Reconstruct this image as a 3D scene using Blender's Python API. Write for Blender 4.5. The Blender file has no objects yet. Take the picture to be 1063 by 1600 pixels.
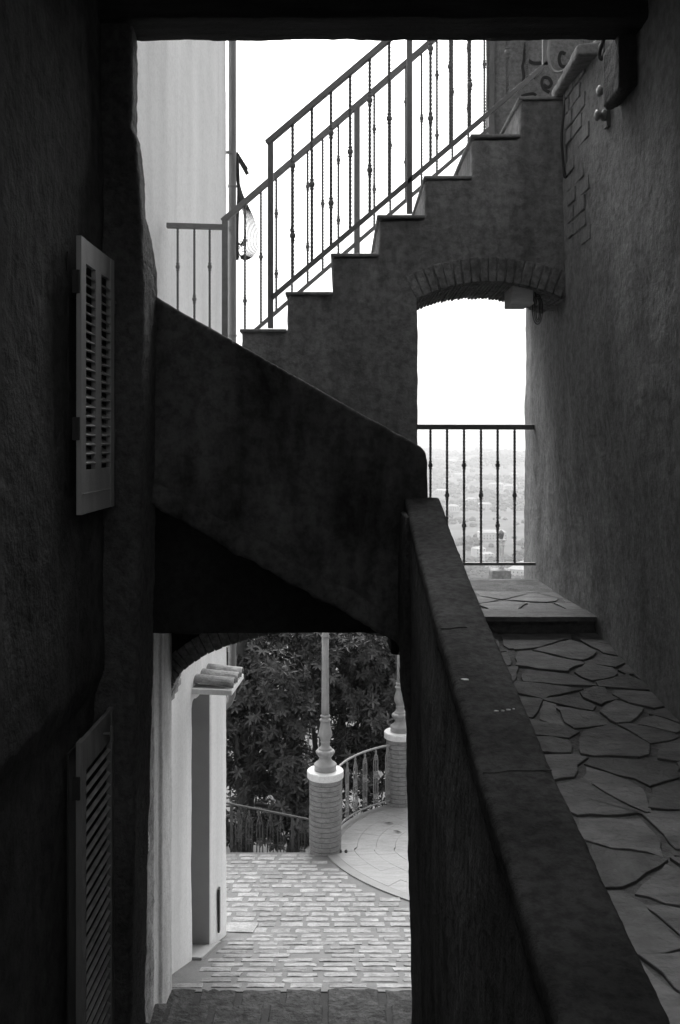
import bpy, bmesh, math, random
from mathutils import Vector, Matrix, noise
R = math.radians
random.seed(11)
S = bpy.context.scene
COL = S.collection
F = 1500.0                      # focal length, in pixels of the 1600-high photograph
def P(px, py, d): return Vector(((px-531.5)/F*d, d, (690-py)/F*d))
def lerp(a, b, t): return a+(b-a)*t
def interp(tab, x):
    if x <= tab[0][0]: return tab[0][1]
    for (a, va), (b, vb) in zip(tab, tab[1:]):
        if x <= b: return va+(vb-va)*(x-a)/(b-a)
    return tab[-1][1]

# ------------------------------------------------------------------ objects
BASE = {}
def tag(o, label=None, cat=None, group=None, kind=None):
    if label: o['label'] = label
    if cat: o['category'] = cat
    if group: o['group'] = group
    if kind: o['kind'] = kind
    return o
def empty(name, loc, label, cat, group=None):
    o = bpy.data.objects.new(name, None); COL.objects.link(o)
    o.empty_display_size = .1
    o.location = Vector(loc); BASE[o.name] = Vector(loc)
    return tag(o, label, cat, group)
class MB:
    def __init__(s): s.v = []; s.f = []; s.m = []
    def add(s, vs, fs, mi=0):
        n = len(s.v); s.v += [Vector(v) for v in vs]
        s.f += [tuple(i+n for i in f) for f in fs]; s.m += [mi]*len(fs); return s
    def box(s, x0, x1, y0, y1, z0, z1, mi=0):
        vs = [(x, y, z) for x in (x0, x1) for y in (y0, y1) for z in (z0, z1)]
        return s.add(vs, [(0,1,3,2),(4,6,7,5),(0,4,5,1),(2,3,7,6),(0,2,6,4),(1,5,7,3)], mi)
    def obox(s, c, a, b, d, mi=0):
        c, a, b, d = Vector(c), Vector(a), Vector(b), Vector(d)
        vs = [c+a*i+b*j+d*k for i in (-1,1) for j in (-1,1) for k in (-1,1)]
        return s.add(vs, [(0,1,3,2),(4,6,7,5),(0,4,5,1),(2,3,7,6),(0,2,6,4),(1,5,7,3)], mi)
    def bar(s, a, b, w, h, mi=0):               # rectangular bar from a to b, w across (y-ish), h tall
        a, b = Vector(a), Vector(b); t = (b-a); up = Vector((0,0,1))
        if abs(t.normalized().z) > .98: up = Vector((0,1,0))
        sx = t.cross(up).normalized(); uz = sx.cross(t).normalized()
        return s.obox((a+b)/2, t/2, sx*w/2, uz*h/2, mi)
    def prismY(s, poly, y0, y1, mi=0):
        n = len(poly)
        vs = [(x, y0, z) for x, z in poly]+[(x, y1, z) for x, z in poly]
        fs = [tuple(range(n)), tuple(range(2*n-1, n-1, -1))]+[(i, (i+1)%n, n+(i+1)%n, n+i) for i in range(n)]
        return s.add(vs, fs, mi)
    def prismZ(s, poly, z0, z1, mi=0):
        n = len(poly)
        vs = [(x, y, z0) for x, y in poly]+[(x, y, z1) for x, y in poly]
        fs = [tuple(range(n-1, -1, -1)), tuple(range(n, 2*n))]+[(i, (i+1)%n, n+(i+1)%n, n+i) for i in range(n)]
        return s.add(vs, fs, mi)
    def loft(s, rings, mi=0, cap=True, closed=True):
        n = len(rings[0]); vs = [v for r in rings for v in r]; fs = []
        for k in range(len(rings)-1):
            for i in range(n if closed else n-1):
                j = (i+1) % n
                fs.append((k*n+i, k*n+j, (k+1)*n+j, (k+1)*n+i))
        if cap: fs += [tuple(range(n-1, -1, -1)), tuple(range((len(rings)-1)*n, len(rings)*n))]
        return s.add(vs, fs, mi)
    def tube(s, pts, r, n=8, mi=0, radii=None):
        pts = [Vector(p) for p in pts]; rings = []
        nrm = None
        for i, p in enumerate(pts):
            t = (pts[min(i+1, len(pts)-1)]-pts[max(i-1, 0)]).normalized()
            if nrm is None:
                nrm = t.orthogonal().normalized()
            nrm = (nrm-t*nrm.dot(t)).normalized()
            b = t.cross(nrm); rr = radii[i] if radii else r
            rings.append([p+(nrm*math.cos(2*math.pi*k/n)+b*math.sin(2*math.pi*k/n))*rr for k in range(n)])
        return s.loft(rings, mi)
    def lathe(s, c, prof, n=24, mi=0, mod=None):
        c = Vector(c); rings = []
        for r, z in prof:
            ring = []
            for k in range(n):
                a = 2*math.pi*k/n; rr = r*(mod(a, z) if mod else 1)
                ring.append(c+Vector((rr*math.cos(a), rr*math.sin(a), z)))
            rings.append(ring)
        return s.loft(rings, mi)
    def build(s, name, mats, parent=None, smooth=False, bevel=0, recalc=True, angle=None):
        if not isinstance(mats, (list, tuple)): mats = [mats]
        b = BASE.get(parent.name, Vector()) if parent else Vector()
        me = bpy.data.meshes.new(name)
        me.from_pydata([v-b for v in s.v], [], s.f)
        for m in mats: me.materials.append(m)
        if len(mats) > 1: me.polygons.foreach_set('material_index', s.m)
        if recalc:
            bm = bmesh.new(); bm.from_mesh(me); bmesh.ops.recalc_face_normals(bm, faces=bm.faces[:]); bm.to_mesh(me); bm.free()
        if smooth: me.polygons.foreach_set('use_smooth', [True]*len(me.polygons))
        me.update()
        o = bpy.data.objects.new(name, me); COL.objects.link(o)
        if parent: o.parent = parent
        BASE[o.name] = b
        if bevel:
            md = o.modifiers.new('Bevel', 'BEVEL'); md.width = bevel; md.segments = 2; md.limit_method = 'ANGLE'
        return o
    def rough(s, name, mats, parent=None, voxel=.02, amp=.012, size=.35, amp2=0, size2=.06):
        o = s.build(name, mats, parent)
        md = o.modifiers.new('Remesh', 'REMESH'); md.mode = 'VOXEL'; md.voxel_size = voxel; md.use_smooth_shade = True
        for k, (a, sz) in enumerate(((amp, size), (amp2, size2))):
            if a <= 0: continue
            t = bpy.data.textures.new('lumps', 'CLOUDS'); t.noise_scale = sz; t.noise_depth = 2
            dm = o.modifiers.new('Displace', 'DISPLACE'); dm.texture = t; dm.strength = a; dm.mid_level = .5; dm.texture_coords = 'LOCAL'
        return o
def dup(o, parent=None, loc=None):
    c = o.copy(); COL.objects.link(c)
    if parent is not None: c.parent = parent
    if loc is not None: c.location = loc
    BASE[c.name] = BASE.get(o.name, Vector())
    return c

# ------------------------------------------------------------------ materials
def mat(name, col, var=.25, scale=3., bump=.2, bscale=60., rough=.9, stretch=(1,1,1), stain=0., stain_scale=1.2,
        speck=0., spec=.3, bdist=.01, seed=0., metal=0., grain=0.):
    m = bpy.data.materials.new(name); m.use_nodes = True
    nt = m.node_tree; N = nt.nodes; L = nt.links; bs = N['Principled BSDF']
    tc = N.new('ShaderNodeTexCoord'); mp = N.new('ShaderNodeMapping')
    mp.inputs['Scale'].default_value = stretch; mp.inputs['Location'].default_value = (seed, seed*.7, seed*1.3)
    L.new(tc.outputs['Object'], mp.inputs['Vector'])
    def noi(sc, det, ro=.6, src=None):
        n = N.new('ShaderNodeTexNoise'); n.inputs['Scale'].default_value = sc; n.inputs['Detail'].default_value = det
        n.inputs['Roughness'].default_value = ro
        L.new(src or mp.outputs['Vector'], n.inputs['Vector']); return n
    def math_(op, a, b):
        n = N.new('ShaderNodeMath'); n.operation = op
        for i, v in enumerate((a, b)):
            if isinstance(v, (int, float)): n.inputs[i].default_value = v
            else: L.new(v, n.inputs[i])
        return n.outputs[0]
    n1 = noi(scale, 8)
    mr = N.new('ShaderNodeMapRange'); mr.inputs['From Min'].default_value = .3; mr.inputs['From Max'].default_value = .7
    mr.inputs['To Min'].default_value = 1-var; mr.inputs['To Max'].default_value = 1+var
    L.new(n1.outputs['Fac'], mr.inputs['Value'])
    v = mr.outputs['Result']
    if stain:
        n2 = noi(stain_scale, 5, .65)
        r2 = N.new('ShaderNodeMapRange'); r2.inputs['From Min'].default_value = .46; r2.inputs['From Max'].default_value = .66
        r2.inputs['To Min'].default_value = 1; r2.inputs['To Max'].default_value = 1-stain
        L.new(n2.outputs['Fac'], r2.inputs['Value']); v = math_('MULTIPLY', v, r2.outputs['Result'])
    if speck:
        n3 = noi(bscale*.6, 3, .7, tc.outputs['Object'])
        r3 = N.new('ShaderNodeMapRange'); r3.inputs['From Min'].default_value = .35; r3.inputs['From Max'].default_value = .6
        r3.inputs['To Min'].default_value = 1-speck; r3.inputs['To Max'].default_value = 1.05
        L.new(n3.outputs['Fac'], r3.inputs['Value']); v = math_('MULTIPLY', v, r3.outputs['Result'])
    v = math_('MULTIPLY', v, col)
    cc = N.new('ShaderNodeCombineColor')
    for k in range(3): L.new(v, cc.inputs[k])
    L.new(cc.outputs[0], bs.inputs['Base Color'])
    bs.inputs['Roughness'].default_value = rough; bs.inputs['Specular IOR Level'].default_value = spec
    bs.inputs['Metallic'].default_value = metal
    if bump:
        nb = noi(bscale, 6, .65, tc.outputs['Object'])
        h = nb.outputs['Fac']
        if grain:
            ng = noi(bscale*.15, 4, .6); h = math_('ADD', h, math_('MULTIPLY', ng.outputs['Fac'], grain))
        bp = N.new('ShaderNodeBump'); bp.inputs['Strength'].default_value = bump; bp.inputs['Distance'].default_value = bdist
        L.new(h, bp.inputs['Height']); L.new(bp.outputs['Normal'], bs.inputs['Normal'])
    return m
M = {}
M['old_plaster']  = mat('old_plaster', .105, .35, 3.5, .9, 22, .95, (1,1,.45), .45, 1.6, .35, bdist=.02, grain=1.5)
M['jamb_plaster'] = mat('jamb_plaster', .15, .3, 3, 1., 50, .95, (1,1,.6), .4, 2, .35, bdist=.025, grain=1.5, seed=3)
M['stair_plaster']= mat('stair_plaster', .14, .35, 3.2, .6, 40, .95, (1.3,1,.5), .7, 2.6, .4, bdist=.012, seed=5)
M['skylit_plaster']= mat('skylit_plaster', .32, .25, 3, .7, 38, .95, (1.6,1,.4), .5, 2.2, .35, bdist=.012, seed=5)  # same plaster as the lower flight, lightened for its open sky light
M['tread'] = mat('tread_stone', .32, .3, 5, .4, 60, .85, (1,1,1), .3, 3, .2)
M['shade_plaster']= mat('shade_plaster', .05, .3, 3, .8, 45, .95, (1,1,1), .4, 2, .3, bdist=.015, seed=8)  # plaster darkened to carry the shade under the stairs
M['coping']       = mat('coping', .066, .3, 5, .7, 60, .97, (1,1,1), .35, 3, .4, spec=.08, bdist=.01, seed=2)
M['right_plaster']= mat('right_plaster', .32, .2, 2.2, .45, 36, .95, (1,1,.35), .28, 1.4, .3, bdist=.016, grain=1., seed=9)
M['white_plaster']= mat('white_plaster', .88, .10, 3, .3, 60, .9, (2.5,2.5,.18), .2, 1.5, .05, bdist=.006, seed=4)
M['reveal']       = mat('reveal', .35, .08, 3, .2, 60, .9)
M['brick']        = mat('arch_brick', .30, .4, 9, .7, 60, .95, (1,1,1), .3, 4, .3, bdist=.012)
M['brick_pale']   = mat('pedestal_brick', .24, .22, 11, .4, 90, .9, (1,1,3), .12, 4, .15)
M['mortar']       = mat('mortar', .20, .2, 6, .5, 80, .95, speck=.2)
M['mortar_dark']  = mat('mortar_dark', .07, .2, 6, .5, 80, .95)
M['cap_stone']    = mat('cap_stone', .68, .08, 8, .3, 90, .8, speck=.1)
M['flag']         = mat('flagstone', .13, .35, 3, .9, 22, .75, (1,3,1), .25, 2.5, .2, spec=.4, bdist=.012, grain=1.)
M['flag_b'] = mat('flagstone_pale', .17, .35, 3, .9, 22, .75, (1,3,1), .25, 2.5, .2, spec=.4, bdist=.012, grain=1., seed=4)
M['flag_c'] = mat('flagstone_dark', .10, .35, 3, .9, 22, .75, (3,1,1), .25, 2.5, .2, spec=.4, bdist=.012, grain=1., seed=7)
M['flag_mortar']  = mat('flag_mortar', .13, .3, 8, .8, 50, .95, speck=.3, bdist=.015)
M['sett']         = mat('sett_stone', .285, .3, 7, .6, 60, .85, (1,1,1), .2, 6, .25, bdist=.012)
M['sett_b'] = mat('sett_stone_grey', .23, .3, 8, .6, 60, .85, (1,1,1), .25, 6, .3, bdist=.012, seed=6)
M['alley_mortar'] = mat('alley_mortar', .155, .12, 5, .4, 80, .95, (1,1,1), .12, 2, .12)
M['alley_mortar_dark'] = mat('dark_joint', .04, .2, 6, .6, 60, .95)
M['step_stone']   = mat('step_stone', .07, .4, 9, 1., 28, .9, (1,1,1), .4, 6, .5, bdist=.03)  # dark stone, deepened further to carry the shade under the arch
M['plaza']        = mat('plaza_stone', .25, .12, 5, .35, 60, .8, (1,4,1), .12, 1.5, .1)
M['plaza_edge']   = mat('plaza_edge_stone', .215, .1, 6, .3, 80, .85)
M['iron']         = mat('wrought_iron', .21, .15, 20, .25, 200, .55, spec=.5)
M['iron_dark'] = mat('dark_iron', .085, .2, 20, .2, 200, .7, spec=.2)
M['iron_pale']    = mat('pale_iron', .26, .15, 20, .2, 200, .5, spec=.5)
M['lamp_iron']    = mat('lamp_iron', .25, .12, 14, .15, 160, .38, spec=.6)
M['pipe']         = mat('pipe_metal', .2, .12, 8, .1, 80, .5, (4,4,.5), spec=.5)
M['cable']        = mat('cable_dark', .05, .1, 8, 0, 80, .6)
M['cable_pale']   = mat('cable_pale', .35, .1, 8, 0, 80, .5)
M['beam']         = mat('beam_wood', .05, .4, 6, .8, 30, .9, (.25,3,3), .3, 2, 0, bdist=.015)
M['shutter_pale'] = mat('shutter_pale', .45, .12, 5, .2, 60, .55, (3,3,.6), .15, 2, spec=.4)
M['shutter_dark'] = mat('shutter_dark', .55, .2, 5, .3, 60, .6, (3,3,.6), .2, 2)
M['shutter_frame'] = mat('shutter_frame', .3, .25, 5, .3, 60, .6, (3,3,.6), .2, 2)
M['tile']         = mat('clay_tile', .34, .35, 7, .6, 60, .9, (1,1,1), .35, 4, .25, bdist=.01)
M['leaf']         = mat('magnolia_leaf', .035, .45, 2.2, 0, 40, .5, spec=.3)
M['leaf_light']   = mat('magnolia_leaf_light', .10, .4, 3, 0, 40, .5, spec=.3)
M['bark']         = mat('bark', .07, .3, 6, .8, 30, .95, (1,1,.3), bdist=.03)
M['soil']         = mat('hillside', .10, .85, .016, .5, 8, .95, bdist=.05, stain=.5, stain_scale=.05)
M['wood']         = mat('far_foliage', .045, .5, .02, 0, 1, .95)
M['far_wall']     = mat('far_house_wall', .8, .1, .3, 0, 1, .9)
M['far_roof']     = mat('far_house_roof', .5, .2, .3, 0, 1, .9)
M['graffiti']     = mat('graffiti_paint', .055, .35, 12, .2, 90, .8)
M['glass']        = mat('lantern_glass', .5, .05, 4, 0, 10, .15, spec=.6)
M['shaded_wall']    = mat('shaded_grey_plaster', .38, .35, 4, .9, 35, .95, (1,1,.6), .4, 3, .4, bdist=.014, seed=12)  # wall tone darkened for the shade inside the arch
M['half_shade_wall'] = mat('half_shade_render', .62, .2, 3, .5, 55, .95, (2,2,.4), .2, 2, .15, bdist=.01, seed=15)  # paler step of that painted shade, nearer the opening
M['porcelain']    = mat('porcelain', .35, .1, 8, 0, 10, .25, spec=.6)
M['fleck']        = mat('paint_fleck', .6, .1, 8, 0, 10, .8)
M['box']          = mat('box_board', .75, .15, 8, .2, 80, .7, (1,1,6))

# ------------------------------------------------------------------ world, sun, camera
SUN_EL, SUN_AZ = 50., -2.          # azimuth clockwise from +Y
W = bpy.data.worlds.new('World'); S.world = W; W.use_nodes = True
nt = W.node_tree; bg = nt.nodes['Background']
sky = nt.nodes.new('ShaderNodeTexSky'); sky.sky_type = 'NISHITA'; sky.sun_disc = False
sky.sun_elevation = R(SUN_EL); sky.sun_rotation = R(SUN_AZ); sky.dust_density = 6.; sky.air_density = 1.5
bw = nt.nodes.new('ShaderNodeRGBToBW'); nt.links.new(sky.outputs[0], bw.inputs[0]); nt.links.new(bw.outputs[0], bg.inputs['Color'])
bg.inputs['Strength'].default_value = .15
sl = bpy.data.lights.new('sun', 'SUN'); sl.energy = 1.0; sl.angle = R(25); sl.color = (1, 1, 1)
so = bpy.data.objects.new('sun', sl); COL.objects.link(so)
sd = Vector((math.sin(R(SUN_AZ))*math.cos(R(SUN_EL)), math.cos(R(SUN_AZ))*math.cos(R(SUN_EL)), math.sin(R(SUN_EL))))
so.rotation_euler = (-sd).to_track_quat('-Z', 'Y').to_euler(); so.location = (3, 8, 20)
cd = bpy.data.cameras.new('camera'); cam = bpy.data.objects.new('camera', cd); COL.objects.link(cam)
cam.location = (0, 0, 0); cam.rotation_euler = (R(90), 0, 0)
cd.sensor_fit = 'VERTICAL'; cd.sensor_height = 36; cd.sensor_width = 36*680/1024; cd.lens = 36*F/1600; cd.shift_y = -110/1600
cd.clip_start = .05; cd.clip_end = 20000
S.camera = cam
S.view_settings.view_transform = 'Standard'; S.view_settings.look = 'None'; S.view_settings.gamma = 1
S.view_settings.exposure = 1.0

# ------------------------------------------------------------------ ground levels
def step_z(d):                       # the alley's steps, going down away from the camera
    k = math.floor((7.36-d)/.45); return -4.23+.158*max(0, k+1)
def g(d):
    if d < 8.81: return -3.85-.325*(d-6.75)
    return -4.52-.194*(min(d, 12.)-8.81)
def wall_x(d): return -2.255+.138*d

# ------------------------------------------------------------------ terrain: the hill falls to a wooded valley with a ridge beyond
def ridge(x, y):
    a = x/max(y, 1)
    return -22+90*(.1-a)*1.4 + 26*noise.noise(Vector((a*14, 3.1, 0)))
def terr(x, y):
    if y < 12.6: base = -7.2
    elif y < 500: base = lerp(-6.4, -125, ((y-12.6)/487.4)**.75)
    elif y < 900: base = -125-8*math.sin((y-500)/400*math.pi)
    elif y < 3600:
        t = (y-900)/2700; base = lerp(-125, ridge(x, y), t*t*(3-2*t)*.6+t*.4)
    else: base = ridge(x, 3600)-(y-3600)*.03
    if y > 60:
        k = min(1, (y-60)/800)
        base += k*(16*noise.noise(Vector((x/260, y/330, .5)))+7*noise.noise(Vector((x/90, y/120, 4))))*(1 if y < 3200 else .35)
    elif y > 14: base += .25*noise.noise(Vector((x*.5, y*.5, 0)))
    return base
ys = [-14, 4, 12.2, 12.6, 13, 13.6, 14.4, 15.5, 17, 19, 22, 26, 31, 38, 47, 60, 75, 95, 120, 150, 190, 240, 300, 370, 450]
y = 520
while y < 3600: ys.append(y); y *= 1.035
ys += [3600, 3800, 4100, 4500, 5200]
mb = MB(); nx = 121; rows = []
for y in ys:
    w = 40+max(0, y)*1.15
    rows.append([Vector(((i/(nx-1)*2-1)*w, y, 0)) for i in range(nx)])
for r in rows:
    for v in r: v.z = terr(v.x, v.y)
mb.loft(rows, cap=False, closed=False)
tag(mb.build('terrain', M['soil'], smooth=True), 'wooded hillside and valley far below the village', 'terrain', kind='structure')

# far woods: one mass
mb = MB()
def blob(c, r, sq):
    bmx = BL[random.randrange(len(BL))]; a = random.random()*6.28; ca, sa = math.cos(a), math.sin(a)
    mb.add([(c[0]+(v.x*ca-v.y*sa)*r, c[1]+(v.x*sa+v.y*ca)*r, c[2]+v.z*r*sq) for v in bmx[0]], bmx[1])
BL = []
for k in range(6):
    b = bmesh.new(); bmesh.ops.create_icosphere(b, subdivisions=1, radius=1)
    for v in b.verts: v.co *= 1+.45*noise.noise(v.co*1.7+Vector((k*7, 0, 0)))+.2*noise.noise(v.co*4+Vector((k*7, 0, 0)))
    b.verts.index_update()
    BL.append(([v.co.copy() for v in b.verts], [tuple(v.index for v in f.verts) for f in b.faces])); b.free()
n = 0
while n < 12000:
    t = random.random(); y = 420*(3500/420)**(t**.85); a = random.uniform(-.12, .42)
    x = a*y
    if noise.noise(Vector((x/130, y/190, 9)))+.6*noise.noise(Vector((x/40, y/60, 3))) < -.14+.2*random.random(): continue
    r = random.uniform(1.3, 3.4)*(1+y/1800)
    blob((x, y, terr(x, y)+r*.35), r, random.uniform(.6, .95)); n += 1
tag(mb.build('far_wood', M['wood'], recalc=False), 'hazy woods covering the valley and far hillside', 'wood', kind='stuff')

# far houses, each its own thing
hs = random.Random(5)
def far_house(px, d, w, dp, h, rz, label, flat=False):
    x = (px-531.5)/F*d; z = terr(x, d)+1.5; w *= 1.35; dp *= 1.3; h *= 1.25
    e = empty('house', (x, d, z), label, 'house', 'pale houses scattered over the hazy valley')
    ca, sa = math.cos(rz), math.sin(rz)
    def T(p): return (x+p[0]*ca-p[1]*sa, d+p[0]*sa+p[1]*ca, z+p[2])
    m = MB(); q = [(-w/2, -dp/2), (w/2, -dp/2), (w/2, dp/2), (-w/2, dp/2)]
    m.add([T((a, b, -4)) for a, b in q]+[T((a, b, h)) for a, b in q], [(0,1,5,4),(1,2,6,5),(2,3,7,6),(3,0,4,7),(4,5,6,7)])
    m.build('wall', M['far_wall'], e)
    m = MB(); o = .4; q = [(-w/2-o, -dp/2-o), (w/2+o, -dp/2-o), (w/2+o, dp/2+o), (-w/2-o, dp/2+o)]
    rh = .3 if flat else dp*.22
    m.add([T((a, b, h+.02)) for a, b in q]+[T((-w/2+dp*.3, 0, h+rh)), T((w/2-dp*.3, 0, h+rh))], [(0,1,5,4),(1,2,5),(2,3,4,5),(3,0,4),(3,2,1,0)])
    m.build('roof', M['far_roof'], e)
    m = MB(); k = max(2, int(w/3.5))
    for i in range(k):
        u = -w/2+(i+.5)*w/k
        for zz in ([1.2] if h < 5 else [1.2, 4.2]):
            m.add([T((u+a, -dp/2-.05, zz+b)) for a, b in ((-.5, 0), (.5, 0), (.5, 1.4), (-.5, 1.4))], [(0,1,2,3)])
    tag(m.build('window', M['iron'], e), kind='stuff')
L0 = 'small pale house with a low roof, among trees in the hazy valley'
for px, d, w, dp, h in ((700, 1050, 10, 8, 5), (664, 930, 12, 9, 6), (655, 900, 9, 8, 5), (748, 980, 9, 7, 5), (762, 960, 8, 7, 4), (768, 900, 7, 6, 4),
        (812, 860, 14, 9, 6), (816, 780, 13, 8, 5), (822, 900, 9, 8, 5), (707, 1500, 14, 10, 6), (736, 1650, 12, 9, 5), (690, 1800, 16, 9, 5), (758, 1560, 15, 9, 6),
        (775, 1900, 22, 10, 6), (798, 1850, 18, 10, 6), (804, 2300, 15, 9, 6), (716, 2250, 16, 9, 6), (735, 780, 7, 6, 4), (706, 2700, 18, 10, 6), (660, 2000, 18, 9, 6),
        (678, 1200, 10, 8, 5), (850, 1100, 14, 9, 6), (870, 1500, 14, 9, 6), (640, 1300, 14, 9, 6), (900, 1900, 16, 10, 6), (560, 1800, 16, 10, 6), (726, 720, 8, 6, 4)):
    far_house(px, d, w, dp, h, hs.uniform(-.5, .5), L0)
far_house(769, 1120, 24, 10, 7, .08, 'long pale two storey building, widest of the houses seen through the passage railing')

# ------------------------------------------------------------------ alley steps and cobbles
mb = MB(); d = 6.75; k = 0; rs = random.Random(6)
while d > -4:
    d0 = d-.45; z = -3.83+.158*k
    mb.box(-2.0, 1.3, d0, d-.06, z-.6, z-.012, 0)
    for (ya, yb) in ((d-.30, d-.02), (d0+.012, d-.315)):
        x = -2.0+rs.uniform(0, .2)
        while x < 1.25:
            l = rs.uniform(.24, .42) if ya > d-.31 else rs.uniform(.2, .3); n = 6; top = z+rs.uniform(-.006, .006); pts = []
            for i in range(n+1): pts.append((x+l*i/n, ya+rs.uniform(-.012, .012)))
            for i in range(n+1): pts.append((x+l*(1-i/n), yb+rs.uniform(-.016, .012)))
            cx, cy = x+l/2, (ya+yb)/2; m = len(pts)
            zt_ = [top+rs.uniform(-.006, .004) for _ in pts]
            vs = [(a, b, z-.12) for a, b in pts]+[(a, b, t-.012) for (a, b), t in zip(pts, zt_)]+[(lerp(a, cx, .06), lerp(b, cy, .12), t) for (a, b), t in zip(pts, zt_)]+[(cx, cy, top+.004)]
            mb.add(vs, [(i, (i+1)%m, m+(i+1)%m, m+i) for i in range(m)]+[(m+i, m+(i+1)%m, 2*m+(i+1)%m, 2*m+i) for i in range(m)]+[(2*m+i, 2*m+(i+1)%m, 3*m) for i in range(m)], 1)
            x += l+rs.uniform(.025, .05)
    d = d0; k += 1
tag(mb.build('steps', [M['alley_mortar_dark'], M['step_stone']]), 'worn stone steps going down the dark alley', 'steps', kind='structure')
# stone blocks set in the lowest treads are part of the paving mesh
rc = random.Random(3)
CX, CY, CR = 1.52, 12.12, 1.66       # round terrace
def terr_r(a):
    if math.sin(a) > -.03: return CR
    bx, by, br = 4.39-CX, 12.657-CY, 4.62
    c_, s_ = math.cos(a), math.sin(a); b = c_*bx+s_*by
    return min(3.4, b+math.sqrt(max(0, b*b-(bx*bx+by*by-br*br))))
mb = MB()
def gv(x, y, dz=0): return (x, y, g(y)+dz)
yr = [6.70+i*.2 for i in range(28)]; yr = [y for y in yr if y < 12.02]+[12.02]
xs = [-6+i*.5 for i in range(31)]
vs = [gv(x, y, -.004) for y in yr for x in xs]; fs = []
for j in range(len(yr)-1):
    for i in range(len(xs)-1): fs.append((j*31+i, j*31+i+1, (j+1)*31+i+1, (j+1)*31+i))
mb.add(vs, fs, 0)
mb.add([gv(-6, 12.02, -.012), gv(9, 12.02, -.012), (9, 12.02, -7.3), (-6, 12.02, -7.3)], [(0,1,2,3)], 0)
def sett(x0, x1, y0, y1, top, mi=1):
    n = 5; j = lambda s: rc.uniform(-s, s); out = []
    L = x1-x0; H = y1-y0
    for i in range(n): out.append((x0+L*i/(n-1)+j(.006), y0+j(.009)))
    out.append((x1+j(.007), (y0+y1)/2+j(.01)))
    for i in range(n): out.append((x1-L*i/(n-1)+j(.006), y1+j(.009)))
    out.append((x0+j(.007), (y0+y1)/2+j(.01)))
    cx = sum(p[0] for p in out)/len(out); cy = sum(p[1] for p in out)/len(out)
    tz = [top+j(.003) for _ in out]
    m = len(out)
    vs = [gv(x, y, -.03) for x, y in out]+[gv(lerp(x, cx, .01), lerp(y, cy, .02), t-.003) for (x, y), t in zip(out, tz)]+[gv(lerp(x, cx, .04), lerp(y, cy, .09), t) for (x, y), t in zip(out, tz)]+[gv(cx, cy, top+.003)]
    fs = [(i, (i+1)%m, m+(i+1)%m, m+i) for i in range(m)]+[(m+i, m+(i+1)%m, 2*m+(i+1)%m, 2*m+i) for i in range(m)]+[(2*m+i, 2*m+(i+1)%m, 3*m) for i in range(m)]
    mb.add(vs, fs, mi)
y = 6.80; row = 0
while y < 11.95:
    big = y < 8.3
    pit = .30 if big else .245; bl = .25 if big else .205; rh = .176*rc.uniform(.92, 1.08)
    x = -2.4+(.5*pit if row % 2 else 0)+rc.uniform(-.05, .05)
    while x < 4.2:
        l = bl*rc.uniform(.85, 1.12)
        inside = math.hypot(x+l*.5-CX, y+.06-CY) < terr_r(math.atan2(y+.06-CY, x+l*.5-CX))+.10
        if not inside and (y > 8.86 or x > wall_x(y)+.02) and rc.random() > .01:
            sett(x, x+l, y, y+rh*.70*rc.uniform(.85, 1.1), .0+rc.uniform(-.001, .004), rc.choice((1, 1, 2)))
        x += l+(pit-bl)*rc.uniform(.75, 1.3)
    y += rh; row += 1
tag(mb.build('ground', [M['alley_mortar'], M['sett'], M['sett_b']], recalc=True), 'lane of pale stone setts in grey mortar below the arch', 'lane', kind='structure')
# pale slab by the wall corner
mb = MB(); mb.add([gv(x, y, dz) for dz in (-.02, .012) for x, y in ((-1.08, 8.86), (-.80, 8.83), (-.77, 9.12), (-1.06, 9.15))], [(0,3,2,1),(4,5,6,7),(0,1,5,4),(1,2,6,5),(2,3,7,6),(3,0,4,7)])
tag(mb.build('stone_slab', M['sett'], bevel=.004), 'bare pale slab lying in the setts at the white house corner', 'slab')
# round terrace: edge ring and paving in rings
mb = MB()
def ring(r0, r1, a0, a1, h, mi, n=10):
    pts = []
    for i in range(n+1):
        a = lerp(a0, a1, i/n); pts.append((a, r0)); 
    tr_ = [terr_r(lerp(a0, a1, i/n))/CR for i in range(n+1)]
    o = [(CX+r0*tr_[i]*math.cos(lerp(a0, a1, i/n)), CY+r0*tr_[i]*math.sin(lerp(a0, a1, i/n))) for i in range(n+1)]
    q = [(CX+r1*tr_[i]*math.cos(lerp(a0, a1, i/n)), CY+r1*tr_[i]*math.sin(lerp(a0, a1, i/n))) for i in range(n+1)]
    vs = [gv(x, y, h) for x, y in o]+[gv(x, y, h) for x, y in q]+[gv(x, y, -.05) for x, y in o]+[gv(x, y, -.05) for x, y in q]
    k = n+1
    fs = []
    for i in range(n): fs += [(i, k+i, k+i+1, i+1), (k+i, 3*k+i, 3*k+i+1, k+i+1), (i, i+1, 2*k+i+1, 2*k+i)]
    fs += [(0, 2*k, 3*k, k), (n, k+n, 3*k+n, 2*k+n)]
    mb.add(vs, fs, mi)
ring(1.54, CR, 0, 2*math.pi, .014, 1, 128)
rr = [1.537, 1.3, 1.06, .82, .56, .3, .05]
for i in range(6):
    n = max(4, int(2*math.pi*rr[i]/.36)); off = rc.random()
    for k in range(n):
        a0 = (k+off)/n*2*math.pi; a1 = (k+1+off)/n*2*math.pi
        ring(rr[i+1]+.003, rr[i], a0, a1-.002/rr[i], .013+rc.uniform(0, .0025), 0, 5)
mb.prismZ([(CX+1.62*math.cos(i*math.pi/24), CY+1.62*math.sin(i*math.pi/24)) for i in range(48)], -7.3, -5.19, 1)
for i in range(-20, 21): pass
tag(mb.build('terrace', [M['plaza'], M['plaza_edge']]), 'round stone paved terrace beside the lamp pedestals', 'terrace', kind='structure')

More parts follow.
